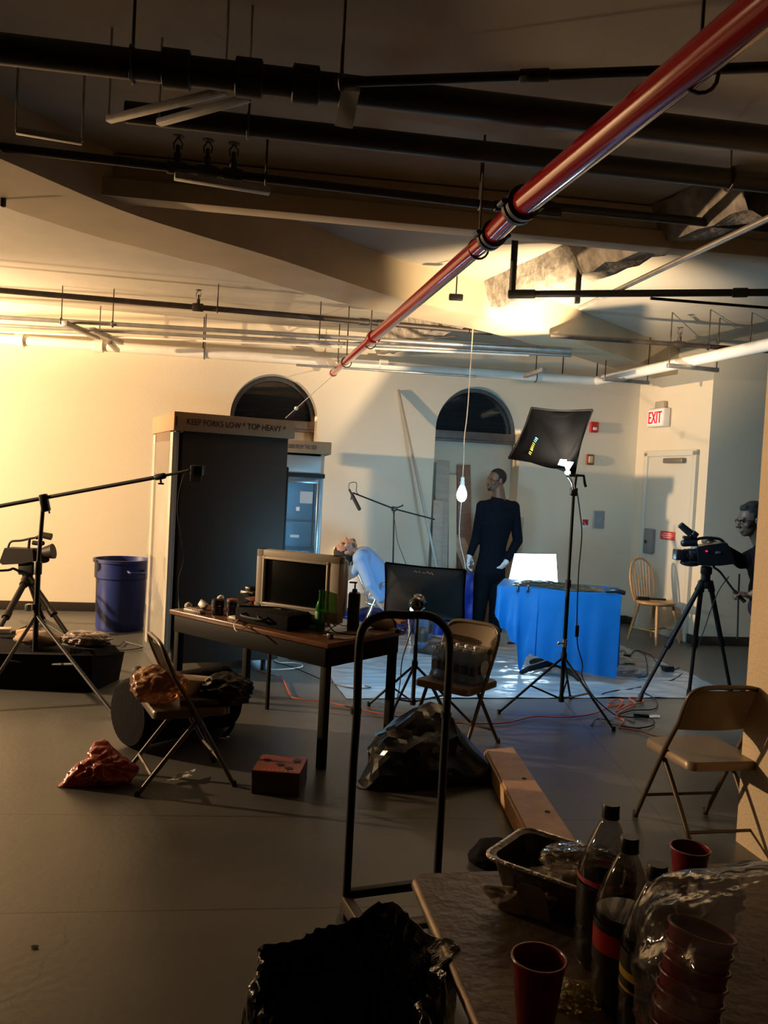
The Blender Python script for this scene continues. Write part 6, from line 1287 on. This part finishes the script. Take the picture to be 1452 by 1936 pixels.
# bagged stack of cups at the right
s0 = at(1272, 1940, 1.12); s0 = V((s0.x, s0.y, FZ+.01)); s1 = at(1340, 1690, 1.16); ax = (s1-s0).normalized()
for k in range(7): cup('red plastic cup in the leaning stack inside the clear bag', s0+ax*(.022*k), .115, .047, tuple(ax), 'cups nested in the clear bag')
def bagf(s, t):
    an = 2*math.pi*s; cx, sx = math.cos(an), math.sin(an); zz = t; w = (.062+.095*math.sin(min(1, zz*1.05)*math.pi*.62))*(1-.75*max(0, (zz-.80)/.20)**2)
    c = s0+V((.090, .005, -.008))+V((.105, .03, .33))*zz; k = 1+.20*ridge((cx*1.3, sx*1.3, zz*2.2), 1.3, 3)+.10*nz((cx*2, sx*2, zz*5), 1.5, 4)
    return V((c.x+cx*w*1.15*k, c.y+sx*w*.9*k, max(FZ+.003, c.z)))
o = MB().sheet(bagf, 90, 60, 0, True).build('clear_bag', film('clear_bag_film', (.93, .92, .93), .07, .6, .10, (.5, .45, .45), bump=.4, bscale=11)); tag(o, 'big crumpled clear plastic bag around the cups at the lower right', 'bag')
p = tpt(1262, 1720); o = lump(p+V((0, 0.03, .06)), (.03, .025, .02), 81, .35, 3, 4).build('crumpled_napkin', mat('pale_napkin', (.45, .45, .40), .9)); tag(o, 'pale crumpled napkin between the last soda bottle and the clear bag', 'napkin'); o.location.z = FZ+.002
p = tpt(1088, 1895); o = lump(p+V((0, 0, .012)), (.045, .03, .014), 82, .5, 3.5, 4, FZ+.002).build('cellophane_wrapper', film('yellow_cellophane', (.85, .78, .5), .25, .5, .06, (.4, .34, .12), bump=.6, bscale=30)); tag(o, 'yellowish cellophane wrapper right of the front red cup', 'wrapper')
# bagged trash can in the near foreground
RZ_ = .70; ce = (fl(655, 1788, RZ_)+fl(655, 1995, RZ_))/2; cR_ = V((ce.x, ce.y, 0)); RR = (fl(655, 1788, RZ_)-fl(655, 1995, RZ_)).length/2
q = thing('trash_can', 'trash can lined with a glossy black bag in the near foreground', 'bin', cR_)
MB().lathe([(RR*.80, 0), (RR*.84, .02), (RR*.93, RZ_-.05), (RR*.90, RZ_-.05), (RR*.78, .03)], cR_, (0, 0, 1), 32).build('bin_body', mat('grey_bin', (.05, .05, .05), .5), q)
def liner(s, t):
    an = 2*math.pi*s; cx, sx = math.cos(an), math.sin(an); f = ridge((cx*2.2, sx*2.2, t*1.5), 1.6, 5); g = nz((cx*3, sx*3, t*4), 1.6, 8)
    if t < .45: w = t/.45; r = RR*(1.14-.10*w); z = .28+(RZ_-.28)*w; a = .055*(1-w*.4)
    elif t < .6: w = (t-.45)/.15; r = RR*(1.04-.10*w); z = RZ_+.03*math.sin(math.pi*w); a = .035
    else: w = (t-.6)/.4; r = RR*(.93-.45*w**1.5); z = RZ_-.34*w; a = .04
    e = math.exp(-((an-1.15)/.35)**2)*(1 if .25 < t < .65 else 0); e2_ = math.exp(-((an-.45)/.22)**2)*(1 if .2 < t < .55 else 0)
    r += a*.22*f+.03*nz((cx*1.6, sx*1.6, t*3), 1.2, 8)+.014*ridge((cx*5, sx*5, t*5), 1.5, 6)+e*.03+e2_*.055; z += .02*nz((cx*1.5, sx*1.5, t*2), 1.0, 8)+.004*ridge((cx*6, sx*6, t*5), 1.5, 2)*(1 if t > .3 else .4)+e*.04+e2_*.02
    return V((cR_.x+cx*r, cR_.y+sx*r, z))
MB().sheet(liner, 140, 60, 0, True).build('bag_liner', mat('glossy_black_liner', (.008, .008, .009), .14, bump=.7, bscale=16, spec=1.0), q, sharp=60)
o = lump(cR_+V((.02, -.03, RZ_-.19)), (RR*.6, RR*.55, .08), 91, .35, 3, 5).build('crumpled_film', mat('glossy_dark_film', (.05, .04, .03), .12, bump=.7, bscale=30, spec=.9)); tag(o, 'crumpled shiny wrapping inside the black-lined trash can', 'wrapping')
p = cR_+V((RR*.45, -.02, RZ_-.13)); o = MB().box(p, (.10, .05, .05), Matrix.Rotation(.5, 3, 'X') @ Matrix.Rotation(.3, 3, 'Z'), .003).build('paper_box', mat('dark_brown_box', (.07, .05, .035), .7)); tag(o, 'dark brown paper box thrown into the black-lined trash can', 'box')
p = fl(66, 1790, .003); o = MB().lathe([(.012, 0), (.014, .002), (.002, .003)], p, (0, 0, 1), 12, sx=.6).build('floor_plug', mat('dark_plug', (.01, .01, .01), .8)); tag(o, 'small dark plug in the floor at the lower left', 'plug')
